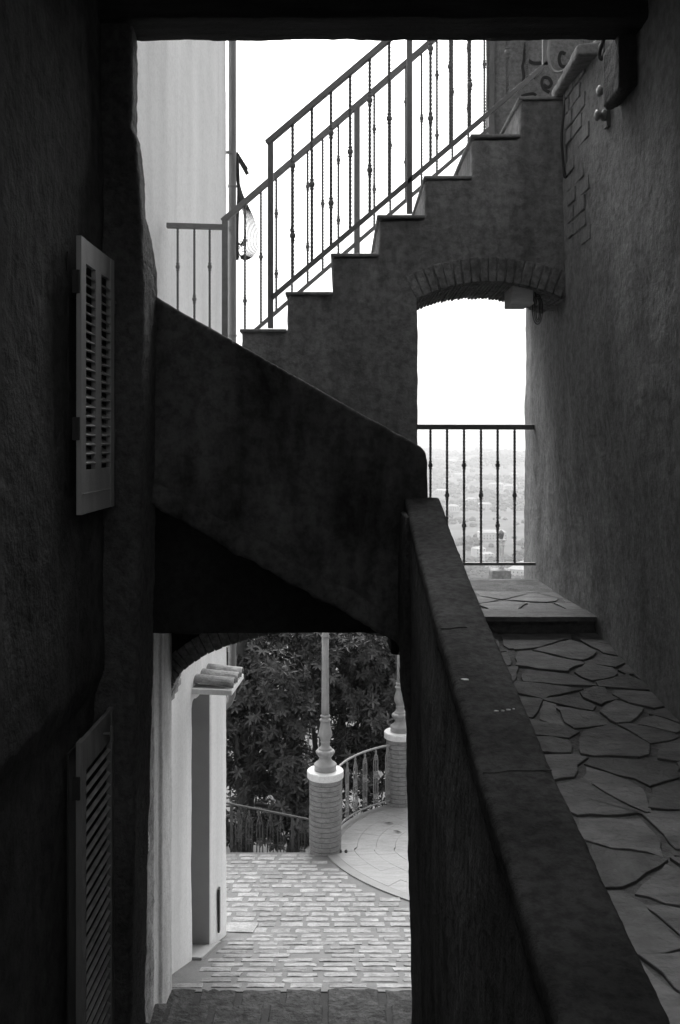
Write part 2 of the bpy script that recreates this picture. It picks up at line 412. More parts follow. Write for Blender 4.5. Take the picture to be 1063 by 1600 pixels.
# ------------------------------------------------------------------ near house on the left with the roofed passage
near = empty('dark_house', (-1.2, 2, -2), 'dark rough plastered old house wall with louvred shutters, along the alley', 'house')
mb = MB()
xw = lambda z: -.945-.004*(z+1)
mb.prismY([(-1.6, -4.6), (-1.6, 2.4), (xw(2.4), 2.4), (xw(-.9), -.90), (-.985, -1.03), (-.99, -4.6)], -3.5, 3.87)
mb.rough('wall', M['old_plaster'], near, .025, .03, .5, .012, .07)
# jamb: rough pier end
JX = [(-4.6, -.86), (-2.4, -.845), (-1.9, -.835), (-1.2, -.818), (-.78, -.81), (-.25, -.80), (.2, -.792), (.6, -.790), (.75, -.795), (.95, -.802), (1.2, -.820), (1.25, -.826), (1.27, -.838), (2.4, -.840)]
rings = []
for z, x in JX:
    dd = 4.02 if z > .75 else 4.22
    rings.append([Vector((-1.45, 3.86, z)), Vector((x-.012, 3.84, z)), Vector((x+.002, 3.87, z)), Vector((x-.008, dd, z)), Vector((-1.45, dd, z))])
mb = MB(); mb.loft(rings)
mb.rough('pier', M['jamb_plaster'], near, .014, .010, .14, .008, .04)
mb = MB(); mb.box(-1.6, 1.75, 1.5, 3.78, 1.82, 2.12)
mb.build('passage_roof', M['old_plaster'], near)
bmx = MB(); bmx.box(-1.3, 1.6, 3.80, 4.02, 1.678, 1.95)
bo = bmx.rough('timber_beam', M['beam'], None, .02, .02, .25, .006, .04)
tag(bo, 'dark timber lintel beam spanning the passage mouth at the top', 'beam')

# shutters
def shutter(name, d0, d1, zt, zb, x0, x1, cols, pale, nsl, label, closed_top):
    e = empty(name, (x0, d0, zb), label, 'shutter')
    m = M['shutter_pale'] if pale else M['shutter_dark']
    A = Vector((x0, d0, 0)); B = Vector((x1, d1, 0)); u = (B-A).normalized(); nrm = Vector((u.y, -u.x, 0))  # towards the alley
    Lw = (B-A).length; th = .018
    def pl(u0, u1, z0, z1, t0, t1, mb):
        c = A+u*(u0+u1)/2+nrm*(t0+t1)/2+Vector((0, 0, (z0+z1)/2))
        mb.obox(c, u*(u1-u0)/2, nrm*(t1-t0)/2, Vector((0, 0, (z1-z0)/2)))
    st = .06; H = zt-zb
    tr, br = (.085, .155) if pale else (.12, .2)
    mb = MB()
    pl(0, st, zb, zt, 0 if pale else -.004, th, mb); pl(Lw-st, Lw, zb, zt, 0 if pale else -.004, th, mb)
    pl(st, Lw-st, zt-tr, zt, 0, th-.002, mb); pl(st, Lw-st, zb, zb+br, 0, th-.002, mb)
    if cols == 2: pl(Lw/2-.04, Lw/2+.04, zb+br, zt-tr, 0, th-.001, mb)
    if pale:
        pl(.02, Lw-.02, zb+.07, zb+.074, th, th+.002, mb)
    mb.build('frame', m if pale else M['shutter_frame'], e, bevel=.003)
    spans = [(st, Lw/2-.04), (Lw/2+.04, Lw-st)] if cols == 2 else [(st, Lw-st)]
    for a, b in spans:
        mb = MB()
        for k in range(nsl):
            z = lerp(zb+br+.015, zt-tr-.015, (k+.5)/nsl); hh = (H-tr-br)/nsl*.42
            c = A+u*(a+b)/2+nrm*(0 if pale else .007)+Vector((0, 0, z))
            ax = (nrm*.017-Vector((0, 0, .011))) if pale else (nrm*.0062-Vector((0, 0, .0045))); tx = Vector((nrm.x*.7, nrm.y*.7, 1)).normalized()*.003
            mb.obox(c, u*((b-a)/2-.001), ax, tx)
        mb.build('louvre_panel', m, e)
    mb = MB(); pl(.03, Lw-.03, zb+.05, zt-.05, -.044, -.036, mb)
    mb.build('gap_shade', M['cable'], e)  # dark sheet added so the gaps between slats read as shade
    for zz in (zt-.16, zb+.3):
        mb = MB(); pl(-.008, .012, zz-.04, zz+.04, -.012, .004, mb); mb.tube([A-u*.006+nrm*.008+Vector((0,0,zz-.04)), A-u*.006+nrm*.008+Vector((0,0,zz+.04))], .006)
        mb.build('hinge', M['cable'], e)
        mb = MB(); p = A+u*Lw+nrm*.012+Vector((0, 0, zz)); mb.tube([p-Vector((0,0,.05)), p+Vector((0,0,.05))], .009); mb.tube([p, p+u*.05], .006)
        mb.build('hinge', M['iron'], e)
    if not pale:
        mb = MB(); p = A+u*(Lw*.62)+nrm*(th)+Vector((0,0,zt-.06)); mb.tube([p, p+nrm*.03], .006); mb.tube([p+nrm*.03-Vector((0,0,.03)), p+nrm*.03+Vector((0,0,.03))], .006)
        mb.build('latch', M['iron'], e)
shutter('shutter', 3.33, 3.80, .715, -.255, -.915, -.911, 2, True, 21, 'pale narrow louvred shutter, upper of the two shutters on the dark wall', 0)
shutter('shutter', 3.38, 3.86, -1.06, -2.55, -.927, -.921, 1, False, 25, 'dark louvred shutter, lower of the two shutters on the dark wall', 0)

# ------------------------------------------------------------------ white house on the left
wh = empty('white_house', (-1.5, 7, -4.3), 'pale plastered house with a tile canopied doorway, behind the stairs', 'house')
mb = MB()
def wseg(d0, d1, z0, z1, mbb=None, back=-3.5):
    (mbb or mb).prismZ([(wall_x(d0), d0), (wall_x(d1), d1), (back, d1), (back, d0)], z0, z1)
wseg(4.24, 7.75, -5.6, 6.5); wseg(7.75, 8.24, -2.11, 6.5); wseg(8.24, 8.81, -5.6, 6.5)
mb.prismZ([(wall_x(7.75)-.32, 7.75), (wall_x(8.24)-.32, 8.24), (-3.5, 8.24), (-3.5, 7.75)], -5.6, -2.11)
mb.rough('wall', M['white_plaster'], wh, .03, .02, .7, .004, .08)
# plaster skin and projecting strip in the dark passage, greyed to carry its shade
mb = MB()
mb.prismZ([(-1.25, 4.24), (-1.196, 6.2), (-1.60, 6.2), (-1.75, 4.24)], -5., -1.0)
mb.rough('shaded_render', M['shaded_wall'], wh, .018, .016, .2, .008, .05)
mb = MB()
mb.prismZ([(-1.205, 6.19), (-1.205, 6.38), (-1.186, 6.40), (-1.178, 6.742), (-1.60, 6.742), (-1.60, 6.19)], -5., -1.0)
mb.rough('half_shade_render', M['half_shade_wall'], wh, .018, .010, .3, .006, .06)
mb = MB(); tp = [(x, y, g(y)+.022) for x, y in ((wall_x(7.76)-.3, 7.765), (-1.11, 7.70), (-1.045, 8.42), (wall_x(8.24), 8.235), (wall_x(8.24)-.3, 8.235))]
mb.add(tp+[(x, y, -5) for x, y, z in tp], [(0,1,2,3,4),(9,8,7,6,5)]+[(i, (i+1)%5, 5+(i+1)%5, 5+i) for i in range(5)])
mb.build('threshold', M['reveal'], wh, bevel=.008)
mb = MB(); mb.prismZ([(wall_x(7.76)-.28, 7.77), (wall_x(8.22)-.28, 8.22), (wall_x(8.22)-.31, 8.22), (wall_x(7.76)-.31, 7.77)], -4.5, -2.13)
mb.build('door', M['pipe'], wh)
mb = MB(); mb.prismZ([(wall_x(8.2)+.004, 8.225), (wall_x(8.2)-.3, 8.225), (wall_x(8.2)-.3, 8.237), (wall_x(8.2)+.004, 8.237)], -4.5, -2.115)
mb.build('door_reveal', M['reveal'], wh)
# canopy over the door: slab, brackets and clay tiles
cz = -2.03
mb = MB(); mb.add([(wall_x(7.72)-.05, 7.72, cz), (-.87, 7.72, cz-.015), (-.83, 8.28, cz-.015), (wall_x(8.28)-.05, 8.28, cz), (wall_x(7.72)-.05, 7.72, cz+.045), (-.87, 7.72, cz+.03), (-.83, 8.28, cz+.03), (wall_x(8.28)-.05, 8.28, cz+.045)],
    [(0,3,2,1),(4,5,6,7),(0,1,5,4),(1,2,6,5),(2,3,7,6),(3,0,4,7)])
cano = mb.build('canopy', M['white_plaster'], wh, bevel=.006)
for k in range(3):
    mb = MB(); yc = 7.83+.18*k; r = .085
    rings = []
    for t in (0, .25, .5, .75, 1):
        x = lerp(wall_x(yc)-.03, -.86+.014*k, t); z = lerp(cz+.085, cz+.04, t); rr = lerp(.072, r, t); ringp = []
        for i in range(11):
            a = math.pi*i/10; ringp.append(Vector((x, yc+rr*math.cos(a), z+rr*math.sin(a)*.75)))
        for i in range(11):
            a = math.pi*(1-i/10); ringp.append(Vector((x, yc+(rr-.016)*math.cos(a), z+(rr-.016)*math.sin(a)*.75)))
        rings.append(ringp)
    mb.loft(rings); mb.build('roof_tile', M['tile'], cano, smooth=False)
mb = MB()
for k, (o, h) in enumerate(((.02, .05), (.045, .035), (.065, .03))):
    z = -1.93+.05*k; mb.prismZ([(wall_x(7.02)-.05, 7.03), (wall_x(7.02)+o, 7.03), (wall_x(7.2)+o, 7.22+.01*k), (wall_x(7.2)-.05, 7.22+.01*k)], z, z+.05)
mb.build('impost', M['reveal'], wh, bevel=.005)
mb = MB(); dx = -.995; dy = 8.87
mb.tube([(dx, dy, 6.4), (dx, dy, 3), (dx, dy, 0), (dx, dy, -2.25), (dx-.005, dy, -2.34), (dx-.035, dy, -2.41), (dx-.09, dy-.01, -2.46), (dx-.16, dy-.02, -2.48)], .037, 16)
for z in (2.36, .98, .0, -2.26): mb.lathe((dx, dy, z), [(.037, -.012), (.042, -.01), (.042, .01), (.037, .012)], 16)
dp = mb.build('downpipe', M['pipe'], wh, smooth=False)
for p in dp.data.polygons: p.use_smooth = True
for z in (2.66, 1.96, .3, -1.6):
    mb = MB(); mb.box(dx-.06, dx+.01, dy-.05, dy-.03, z-.012, z+.012); mb.build('bracket', M['iron'], dp)
mb = MB(); mb.box(wall_x(8.5)+.004, wall_x(8.5)+.02, 8.46, 8.52, -4.33, -3.95); mb.build('vent_plate', M['cable'], wh)
mb = MB(); mb.prismZ([(-1.188, 5.86), (-1.184, 5.94), (-1.22, 5.94), (-1.22, 5.86)], -2.33, -1.66); mb.build('frame_strip', M['cable'], wh)
# house number plate
sy = 5.88; sx = -1.192
e = empty('name_plate', (sx, sy, -2.48), 'small oval white plate with dark marks on the grey alley wall', 'sign')
mb = MB(); rings = []
for t, s in ((0, 1), (.008, 1), (.012, .85)):
    rings.append([Vector((sx+t, sy+.085*s*math.cos(i*math.pi/14), -2.475+.085*s*math.sin(i*math.pi/14))) for i in range(28)])
mb.loft(rings); mb.build('plate', M['cap_stone'], e)
mb = MB()
for k in range(5):
    z = -2.43-.024*k; mb.box(sx+.0125, sx+.0145, sy-.03, sy+.03, z-.006, z+.006)
mb.build('lettering', M['cable'], e)

# ------------------------------------------------------------------ staircase: lower flight, upper flight over the passage, two brick arches
st = empty('outdoor_staircase', (0, 5.5, -1), 'dark plastered outdoor staircase crossing over the alley and the arched passage', 'staircase')
# parapet of the lower flight
D1 = 4.15
def q(px, py, d=D1): v = P(px, py, d); return (v.x, v.z)
poly = [q(225, 455), q(238, 461), q(310, 502), q(380, 541), q(450, 581), q(540, 632), q(610, 671), q(646, 691), q(658, 698), q(666, 708), q(668.5, 722), q(669, 780), q(668, 1030), q(640, 1016), q(620, 1003), q(520, 947), q(430, 897), q(330, 841), q(240, 789), q(222, 780)]
mb = MB(); mb.prismY(poly, D1, D1+.15)
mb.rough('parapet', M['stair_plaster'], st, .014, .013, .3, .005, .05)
poly = [q(640, 1016), q(620, 1003), q(520, 947), q(430, 897), q(330, 841), q(240, 789), q(232, 786), q(232, 745), q(330, 802), q(430, 858), q(520, 908), q(640, 975)]
mb = MB(); mb.prismY(poly, D1-.025, D1+.1)
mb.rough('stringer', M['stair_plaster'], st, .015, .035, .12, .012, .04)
# lower flight body (steps hidden behind the parapet)
sof = lambda x: -.856-.5615*(x-.245)
mb = MB(); x = .40; z = -.98; pts = []
pts.append((.42, sof(.42)-.02)); pts.append((.42, -.95)); z = -.95
for k in range(7):
    x1 = .40-.2*k
    z = -.95+.19*(k+1); pts += [(x1, z), (x1-.2, z)]
pts += [(-1.62, z), (-1.62, sof(-1.0)-.02), (-1.0, sof(-1.0)-.02)]
mb.prismY(pts, D1+.14, 5.16)
mb.rough('lower_flight', M['shade_plaster'], st, .03, .02, .3)
# upper flight
D2 = 5.14
q2 = lambda px, py: q(px, py, D2)
SX = [378, 449, 520, 592, 665, 738, 813, 886]; SY = [516, 458, 398, 338, 277, 212, 153]
ZL = -1.03
ZM = -.20
outline = [(-1.7, ZM), (-1.7, .36), (q2(378, 0)[0], .36)]
for i in range(7):
    zt = q2(0, SY[i])[1]-.012
    outline += [(q2(SX[i], 0)[0], zt), (q2(SX[i+1], 0)[0], zt)]
xr = 1.40
outline += [(xr, q2(0, SY[6])[1]-.012), (xr, q2(0, 470)[1])]
arch = []
for i in range(15):
    px = lerp(880, 653, i/14); t = (px-766)/113; py = 438+26*t*t
    arch.append(q2(px, py))
outline += [(xr, arch[0][1])] + arch + [(q2(653, 0)[0], ZM)]
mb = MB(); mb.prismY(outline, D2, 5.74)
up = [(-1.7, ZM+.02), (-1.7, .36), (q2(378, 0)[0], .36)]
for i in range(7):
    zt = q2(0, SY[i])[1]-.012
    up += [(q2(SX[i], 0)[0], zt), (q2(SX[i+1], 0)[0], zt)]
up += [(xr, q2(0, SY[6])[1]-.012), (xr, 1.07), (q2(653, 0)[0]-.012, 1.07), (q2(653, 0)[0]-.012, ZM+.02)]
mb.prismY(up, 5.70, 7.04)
mb.rough('upper_flight', M['skylit_plaster'], st, .018, .018, .35, .008, .06)
mb = MB(); mb.prismY([(-1.7, ZM+.03), (-1.7, ZL), (.27, ZL), (.27, -1.15), (q2(652, 0)[0], -1.15), (q2(652, 0)[0], ZM+.03)], D2+.006, 7.03)
mb.rough('under_wall', M['shade_plaster'], st, .02, .014, .35, .006, .06)  # lower part of the upper flight's wall, shade put into its colour
for i in range(7):
    a = q2(SX[i]-3, 0)[0]; b = q2(SX[i+1]+(0 if i < 6 else 1), 0)[0]; zt = q2(0, SY[i])[1]
    mb = MB(); mb.box(a, b-.002, D2-.014, 7.06, zt-.012, zt+.006); mb.build('tread', M['tread'], st, bevel=.005)
mb = MB(); mb.box(-1.35, q2(366, 0)[0], 4.40, 7.05, .345, .385); mb.build('landing', M['flag'], st)
# brick arch over the passage: front voussoirs and the barrel
ab = MB()
nb = 18
def arc_pt(px, off, d=D2):
    t = (px-766)/113; base = 440+26*t*t - off
    lean = -t*off*.42
    v = P(px-lean*1.0, base, d); return v
rb = random.Random(2)
for i in range(nb):
    p0 = lerp(650, 878, i/nb)+rb.uniform(-.8, .8); p1 = lerp(650, 878, (i+1)/nb)-2.0+rb.uniform(-.8, .6)
    h0 = 38+rb.uniform(-2.5, 2); pr = rb.uniform(.004, .012); dr = rb.uniform(-.006, .006)
    a, b = arc_pt(p0, 0), arc_pt(p1, 0); c, dd_ = arc_pt(p1+1.2*((p1-766)/113), h0), arc_pt(p0+1.2*((p0-766)/113), h0)
    vs = []
    for y in (D2-pr, D2+.10): vs += [(v.x, y, v.z+dr*0) for v in (a, b, c, dd_)]
    ab.add(vs, [(0,1,2,3),(7,6,5,4),(0,4,5,1),(1,5,6,2),(2,6,7,3),(3,7,4,0)], 0)
nb = 40
for i in range(nb):                                   # barrel courses running through the thickness
    p0 = lerp(648, 884, i/nb); p1 = lerp(648, 884, (i+1)/nb)-1.5
    a, b = arc_pt(p0, 0), arc_pt(p1, 0); dz = rb.uniform(.0, .008)
    y1 = 5.745+rb.uniform(-.01, .02)
    vs = [(a.x, D2+.004, a.z-.002), (b.x, D2+.004, b.z-.002), (b.x, D2+.004, b.z+.05), (a.x, D2+.004, a.z+.05),
          (a.x, y1, a.z-dz), (b.x, y1, b.z-dz), (b.x, y1, b.z+.05), (a.x, y1, a.z+.05)]
    ab.add(vs, [(0,1,2,3),(7,6,5,4),(0,4,5,1),(1,5,6,2),(2,6,7,3),(3,7,4,0)], 0)
ab.build('brick_arch', M['brick'], st, bevel=.004)
# low wide brick arch over the alley at the back of the landing
ab = MB(); D3 = 7.04; ac, aw, ah = 504, 236, 104
def al(t, off=0):
    px = ac-aw*math.cos(t); py = 1089-ah*math.sin(t)
    nx_, ny_ = -math.cos(t)*ah, -math.sin(t)*aw; l = math.hypot(nx_, ny_)
    return P(px+nx_/l*off, py+ny_/l*off, D3-.3)
nb = 44
for i in range(nb):
    t0 = math.pi*i/nb; t1 = math.pi*(i+.88)/nb; o = rb.uniform(30, 34); k = rb.uniform(-1, .8)
    a, b, c, d_ = al(t0, k), al(t1, k), al(t1, o), al(t0, o)
    vs = []
    for y in (6.72+rb.uniform(-.012, .005), 7.02): vs += [(v.x, y, v.z) for v in (a, b, c, d_)]
    ab.add(vs, [(0,1,2,3),(7,6,5,4),(0,4,5,1),(1,5,6,2),(2,6,7,3),(3,7,4,0)], 0)
ab.build('brick_arch', M['brick'], st, bevel=.004)
sp = [al(math.pi*i/30, 3) for i in range(31)]
poly = [(v.x, v.z) for v in sp]+[(sp[-1].x, -1.04), (.60, -1.04), (-1.75, -1.04), (-1.75, sp[0].z)]
poly = [(max(min(x, .95), -1.75), z) for x, z in poly]
mb = MB(); mb.prismY(poly, 6.745, 7.0); mb.rough('arch_wall', M['shade_plaster'], st, .02, .015, .3, .006, .05)

# ------------------------------------------------------------------ walkway, parapet and floor
PT = [(-2, -1.12), (0, -.92), (1.25, -.758), (1.97, -.668), (2.457, -.581), (3.58, -.404), (4.1, -.248), (4.2, -.225)]
def par_top(d): return interp(PT, d)
rings = []
for d in [-2, -1, 0, .6, 1.0, 1.25, 1.6, 1.97, 2.2, 2.457, 2.8, 3.2, 3.58, 3.85, 4.05, 4.2]:
    zt = sum(par_top(d+o) for o in (-.2, 0, .2))/3; ring_ = []
    ww = .018*noise.noise(Vector((d*1.3, 5, 0)))*.4
    lo = -4.9
    xl, xrr = .285+ww, .425+ww*.6
    ring_ = [(xl+.05, lo), (xl+.042, -3.4), (xl+.022, -2.2), (xl+.004, -1.2), (xl, zt-.03), (xl+.01, zt-.008), (xl+.03, zt), (xrr-.03, zt), (xrr-.01, zt-.008), (xrr, zt-.03), (xrr, -1.5), (xrr+.05, lo)]
    rings.append([Vector((x, d, z)) for x, z in ring_])
pw = empty('parapet_wall', (.35, 2, -1.3), 'dark masonry parapet wall with smooth grey top beside the flagstone walkway', 'wall')
mb = MB(); mb.loft(rings)
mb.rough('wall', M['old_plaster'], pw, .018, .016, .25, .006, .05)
mb = MB(); rings2 = []
for d in [-2, -1, 0, .6, 1.0, 1.25, 1.6, 1.97, 2.2, 2.457, 2.8, 3.2, 3.58, 3.85, 4.0, 4.1, 4.145]:
    zt = sum(par_top(d+o) for o in (-.2, 0, .2))/3+.012; ww = .018*noise.noise(Vector((d*1.3, 5, 0)))*.4
    zt += .006*noise.noise(Vector((d*2, 1, 0)))
    xl, xrr = .279+ww, .431+ww*.6
    pr = [(xl, zt-.06), (xl, zt-.012), (xl+.003, zt-.004), (xl+.012, zt), (xrr-.012, zt+.001), (xrr-.003, zt-.004), (xrr, zt-.012), (xrr, zt-.06)]
    rings2.append([Vector((x, d, z)) for x, z in pr])
mb.loft(rings2); mb.rough('coping', M['coping'], pw, .009, .007, .22, .003, .025)
for dj, kk in ((3.46, 1), (1.92, 2), (2.72, 3)):
    pts = []
    for i in range(22):
        x = lerp(.284, .424 if kk != 3 else .36, i/21); y = dj+.012*noise.noise(Vector((x*18, kk, 0)))-.9*(x-.35)**2+.05*(x-.35)
        pts.append((x, y, sum(par_top(y+o) for o in (-.2, 0, .2))/3+.0135))
    mb = MB(); mb.tube(pts, .0014, 5); mb.build('crack', M['mortar_dark'], pw)
# pier closing the far end of the parapet
mb = MB(); mb.loft([[Vector((x, y, z)) for x, y in ((a, 3.98), (a+.01, 3.9), (.33, 3.9), (.33, 4.16), (a, 4.16))] for z, a in ((-1.22, .292), (-1.06, .262), (-.86, .25), (-.6, .252), (-.3, .262))])
mb.rough('end_pier', M['jamb_plaster'], pw, .014, .016, .12, .006, .04)
for (px, py, w, h, d) in ((727, 1061, 7, 3, 2.6), (776, 1110, 4, 1, 2.43), (786, 1109.5, 3, 1, 2.43), (795, 1108, 4, 1, 2.44), (803, 1107, 2, 1, 2.44)):
    dd = d
    for _ in range(30): dd = lerp(dd, (sum(par_top(dd+o) for o in (-.2, 0, .2))/3+.0135)/((690-py)/F), .5)
    c = P(px, py, dd); mb = MB(); r = w/F*dd*.8; r2 = h/F*dd*1.6
    n = 9; mb.loft([[c+Vector((r*math.cos(2*math.pi*i/n)*(1+.3*math.sin(i*5)), r2*math.sin(2*math.pi*i/n), z)) for i in range(n)] for z in (-.012, .0)])
    mb.build('paint_fleck', M['fleck'], pw)
# support under the far walkway
mb = MB(); mb.prismY([(.62, -5.4), (.60, -1.13), (1.5, -1.13), (1.5, -5.4)], 4.22, 6.72); 
mb.rough('support_wall', M['old_plaster'], pw, .03, .02, .3)
# walkway: flagstones on mortar
FZ = lambda d: -1.02-.085*(5.14-d) if d < 5.14 else -.935-.012*(d-5.14)
mb = MB()
mb.add([(x, y, FZ(min(y, 5.1))-.0035+dz) for dz in (0, -.14) for x, y in ((.40, -2), (1.62, -2), (1.62, 5.17), (.40, 5.17))], [(0,1,2,3),(7,6,5,4),(0,4,5,1),(1,5,6,2),(2,6,7,3),(3,7,4,0)], 0)
mb.add([(x, y, z) for z in (-.93-.017, -1.12) for x, y in ((.38, 5.155), (1.62, 5.155), (1.62, 6.62), (.38, 6.62))], [(0,1,2,3),(7,6,5,4),(0,4,5,1),(1,5,6,2),(2,6,7,3),(3,7,4,0)], 0)
def vor(pts, x0, x1, y0, y1):
    out = []
    for i, p in enumerate(pts):
        poly = [(x0, y0), (x1, y0), (x1, y1), (x0, y1)]
        near_ = sorted(pts, key=lambda s: (s[0]-p[0])**2+((s[1]-p[1])*1)**2)[1:16]
        for s in near_:
            mx, my = (p[0]+s[0])/2, (p[1]+s[1])/2; nx_, ny_ = s[0]-p[0], s[1]-p[1]; new = []
            for k in range(len(poly)):
                a, b = poly[k], poly[(k+1)%len(poly)]
                da = (a[0]-mx)*nx_+(a[1]-my)*ny_; db = (b[0]-mx)*nx_+(b[1]-my)*ny_
                if da <= 0: new.append(a)
                if da*db < 0:
                    t = da/(da-db); new.append((a[0]+(b[0]-a[0])*t, a[1]+(b[1]-a[1])*t))
            poly = new
            if not poly: break
        if len(poly) >= 3: out.append(poly)
    return out
rf = random.Random(21)
def flags(x0, x1, y0, y1, n, zf, gap):
    pts = []
    while len(pts) < n:
        p = (rf.uniform(x0, x1), rf.uniform(y0, y1))
        if all((p[0]-s[0])**2+(p[1]-s[1])**2 > (.09 if rf.random() < .6 else .04)**1.05*.12 for s in pts): pts.append(p)
    for poly in vor(pts, x0, x1, y0, y1):
        cx = sum(a for a, b in poly)/len(poly); cy = sum(b for a, b in poly)/len(poly)
        rr_ = math.sqrt(sum((a-cx)**2+(b-cy)**2 for a, b in poly)/len(poly))
        if rr_ < .03: continue
        f = 1-gap*rf.uniform(.5, 2.6)/rr_
        poly = [(cx+(x-cx)*rf.uniform(.86, 1.0), cy+(y-cy)*rf.uniform(.86, 1.0)) for x, y in poly]
        fine = []
        for k in range(len(poly)):
            a, b = poly[k], poly[(k+1)%len(poly)]; m = max(1, int(math.hypot(a[0]-b[0], a[1]-b[1])/.05))
            for j in range(m):
                x, y = lerp(a[0], b[0], j/m), lerp(a[1], b[1], j/m)
                jj = .006 if j else .02
                fine.append((cx+(x-cx)*f+rf.uniform(-jj, jj), cy+(y-cy)*f+rf.uniform(-jj, jj)))
        tx, ty, h = rf.uniform(-.008, .008), rf.uniform(-.012, .012), rf.uniform(-.0015, .0025)
        m = len(fine); Z = lambda x, y: zf(y)+h+tx*(x-cx)+ty*(y-cy)
        vs = [(x, y, zf(y)-.03) for x, y in fine]+[(x, y, Z(x, y)-.0015+rf.uniform(-.001, .001)) for x, y in fine]+[(lerp(x, cx, .02), lerp(y, cy, .02), Z(x, y)) for x, y in fine]
        fs = [(i, (i+1)%m, m+(i+1)%m, m+i) for i in range(m)]+[(m+i, m+(i+1)%m, 2*m+(i+1)%m, 2*m+i) for i in range(m)]+[tuple(range(2*m, 3*m))]
        mb.add(vs, fs, rf.choice((1, 1, 2, 3)))
flags(.43, 1.55, 1.0, 5.13, 92, FZ, .003)
mb.add([(x+rf.uniform(-.004, .004), y, z) for z in (-.932, -.958) for x, y in ((.39, 5.105), (.7, 5.11), (1.05, 5.102), (1.50, 5.108), (1.50, 5.35), (.39, 5.35))], [(0,1,2,3,4,5),(11,10,9,8,7,6)]+[(i, (i+1)%6, 6+(i+1)%6, 6+i) for i in range(6)], 1)
flags(.39, 1.55, 5.345, 6.60, 20, FZ, .003)
tag(mb.build('path', [M['flag_mortar'], M['flag'], M['flag_b'], M['flag_c']]), 'raised walkway of irregular flagstones with one step', 'walkway', kind='structure')

# ------------------------------------------------------------------ right hand house wall
rh = empty('rough_house', (1.6, 4, -1), 'rough dark plastered house wall rising along the flagstone walkway', 'house')
def rwx(d, z):
    low = interp([(-2, 1.37), (3, 1.37), (5.2, 1.37), (6.6, 1.35), (7.1, 1.36)], d)
    high = interp([(-2, 1.24), (4.2, 1.22), (5.2, 1.205), (6.2, 1.30), (7.1, 1.375)], d)
    t = max(0, min(1, (z+1)/1.7)); t = t*t*(3-2*t)*.5+t*.5
    return lerp(low, high, t)+.022*noise.noise(Vector((d*1.1, z*.8, 2)))
rings = []
zs = [-5, -2, -1.15, -1, -.7, -.4, -.1, .2, .5, .8, 1.1, 1.4, 1.7, 1.86]
for d in [-2, 0, 1.5, 2.6, 3.2, 3.6, 4, 4.3, 4.6, 4.9, 5.2, 5.5, 5.8, 6.1, 6.4, 6.7, 6.95, 7.1]:
    rings.append([Vector((rwx(d, z), d, z)) for z in zs]+[Vector((2.4, d, 1.86)), Vector((2.4, d, -5))])
mb = MB(); mb.loft(rings)
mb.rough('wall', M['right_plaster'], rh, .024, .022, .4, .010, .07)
mb = MB()                                             # sloping stone ledge on top of the wall
for (d0, d1, z0, z1, o0, o1) in ((4.50, 5.24, 1.84, 1.885, -.095, -.045),):
    vs = []
    for d, o, z in ((d0, o0, z0), (d1, o1, z1)):
        vs += [(rwx(d, 1.8)+o, d, z-.03), (2.2, d, z-.03), (2.2, d, z+.18), (rwx(d, 1.8)+o, d, z+.025)]
    mb.add(vs, [(0,1,2,3),(7,6,5,4),(0,4,5,1),(1,5,6,2),(2,6,7,3),(3,7,4,0)])
mb.rough('ledge', M['right_plaster'], rh, .012, .012, .1)
mb = MB(); mb.box(1.78, 2.6, 4.3, 7.0, 1.6, 6.5); mb.build('setback_wall', M['right_plaster'], rh)
mb = MB(); mb.box(1.10, 1.78, 7.0, 7.3, 1.35, 6.5)
M['upper_grey'] = mat('upper_grey', .34, .25, 3, .6, 55, .95, (1,1,.8), .3, 2, .35)
gw = mb.rough('upper_wall', M['upper_grey'], rh, .03, .015, .4)
# exposed masonry patch
mb = MB(); rbk = random.Random(4)
for r in range(11):
    z = .98+.082*r
    y = 4.62+rbk.uniform(0, .12)+(.05 if r > 7 else 0)
    while y < 5.02:
        l = rbk.uniform(.16, .24); y1 = min(y+l, 5.05)
        if rbk.random() > .12 and y1-y > .05:
            X = rwx((y+y1)/2, z); o = rbk.uniform(-.006, .001)
            mb.add([(X+dx_, yy, zz) for dx_ in (-o-.008, .08) for yy, zz in ((y+rbk.uniform(0,.006), z+rbk.uniform(0,.006)), (y1, z+rbk.uniform(0,.006)), (y1-rbk.uniform(0,.008), z+.074), (y, z+.075))],
                   [(0,1,2,3),(7,6,5,4),(0,4,5,1),(1,5,6,2),(2,6,7,3),(3,7,4,0)])
        y = y1+.009
mb.build('exposed_brick', M['right_plaster'], rh, bevel=.004)
# graffiti on the upper wall
gy = 6.992
def stroke(pts, w=3.2):
    mb = MB(); L_ = []
    for i, (px, py) in enumerate(pts):
        a = pts[max(i-1, 0)]; b = pts[min(i+1, len(pts)-1)]; tx, ty = b[0]-a[0], b[1]-a[1]; l = math.hypot(tx, ty) or 1
        nx_, ny_ = -ty/l*w, tx/l*w
        L_.append([P(px+nx_, py+ny_, gy), P(px-nx_, py-ny_, gy), P(px-nx_, py-ny_, gy)+Vector((0,.012,0)), P(px+nx_, py+ny_, gy)+Vector((0,.012,0))])
    mb.loft(L_); mb.build('graffiti_stroke', M['graffiti'], gw)
def curve(pts, n=6):
    out = []
    for i in range(len(pts)-1):
        p0 = pts[max(i-1, 0)]; p1 = pts[i]; p2 = pts[i+1]; p3 = pts[min(i+2, len(pts)-1)]
        for k in range(n):
            t = k/n; out.append(tuple(.5*((2*b)+(-a+c)*t+(2*a-5*b+4*c-e_)*t*t+(-a+3*b-3*c+e_)*t**3) for a, b, c, e_ in zip(p0, p1, p2, p3)))
    return out+[pts[-1]]
stroke(curve([(850, 132), (857, 136), (862, 130), (858, 122), (850, 121), (847, 129), (850, 138), (859, 144)]), 2.2)
stroke(curve([(815, 150), (824, 147), (834, 146), (838, 149)]), 1.8)
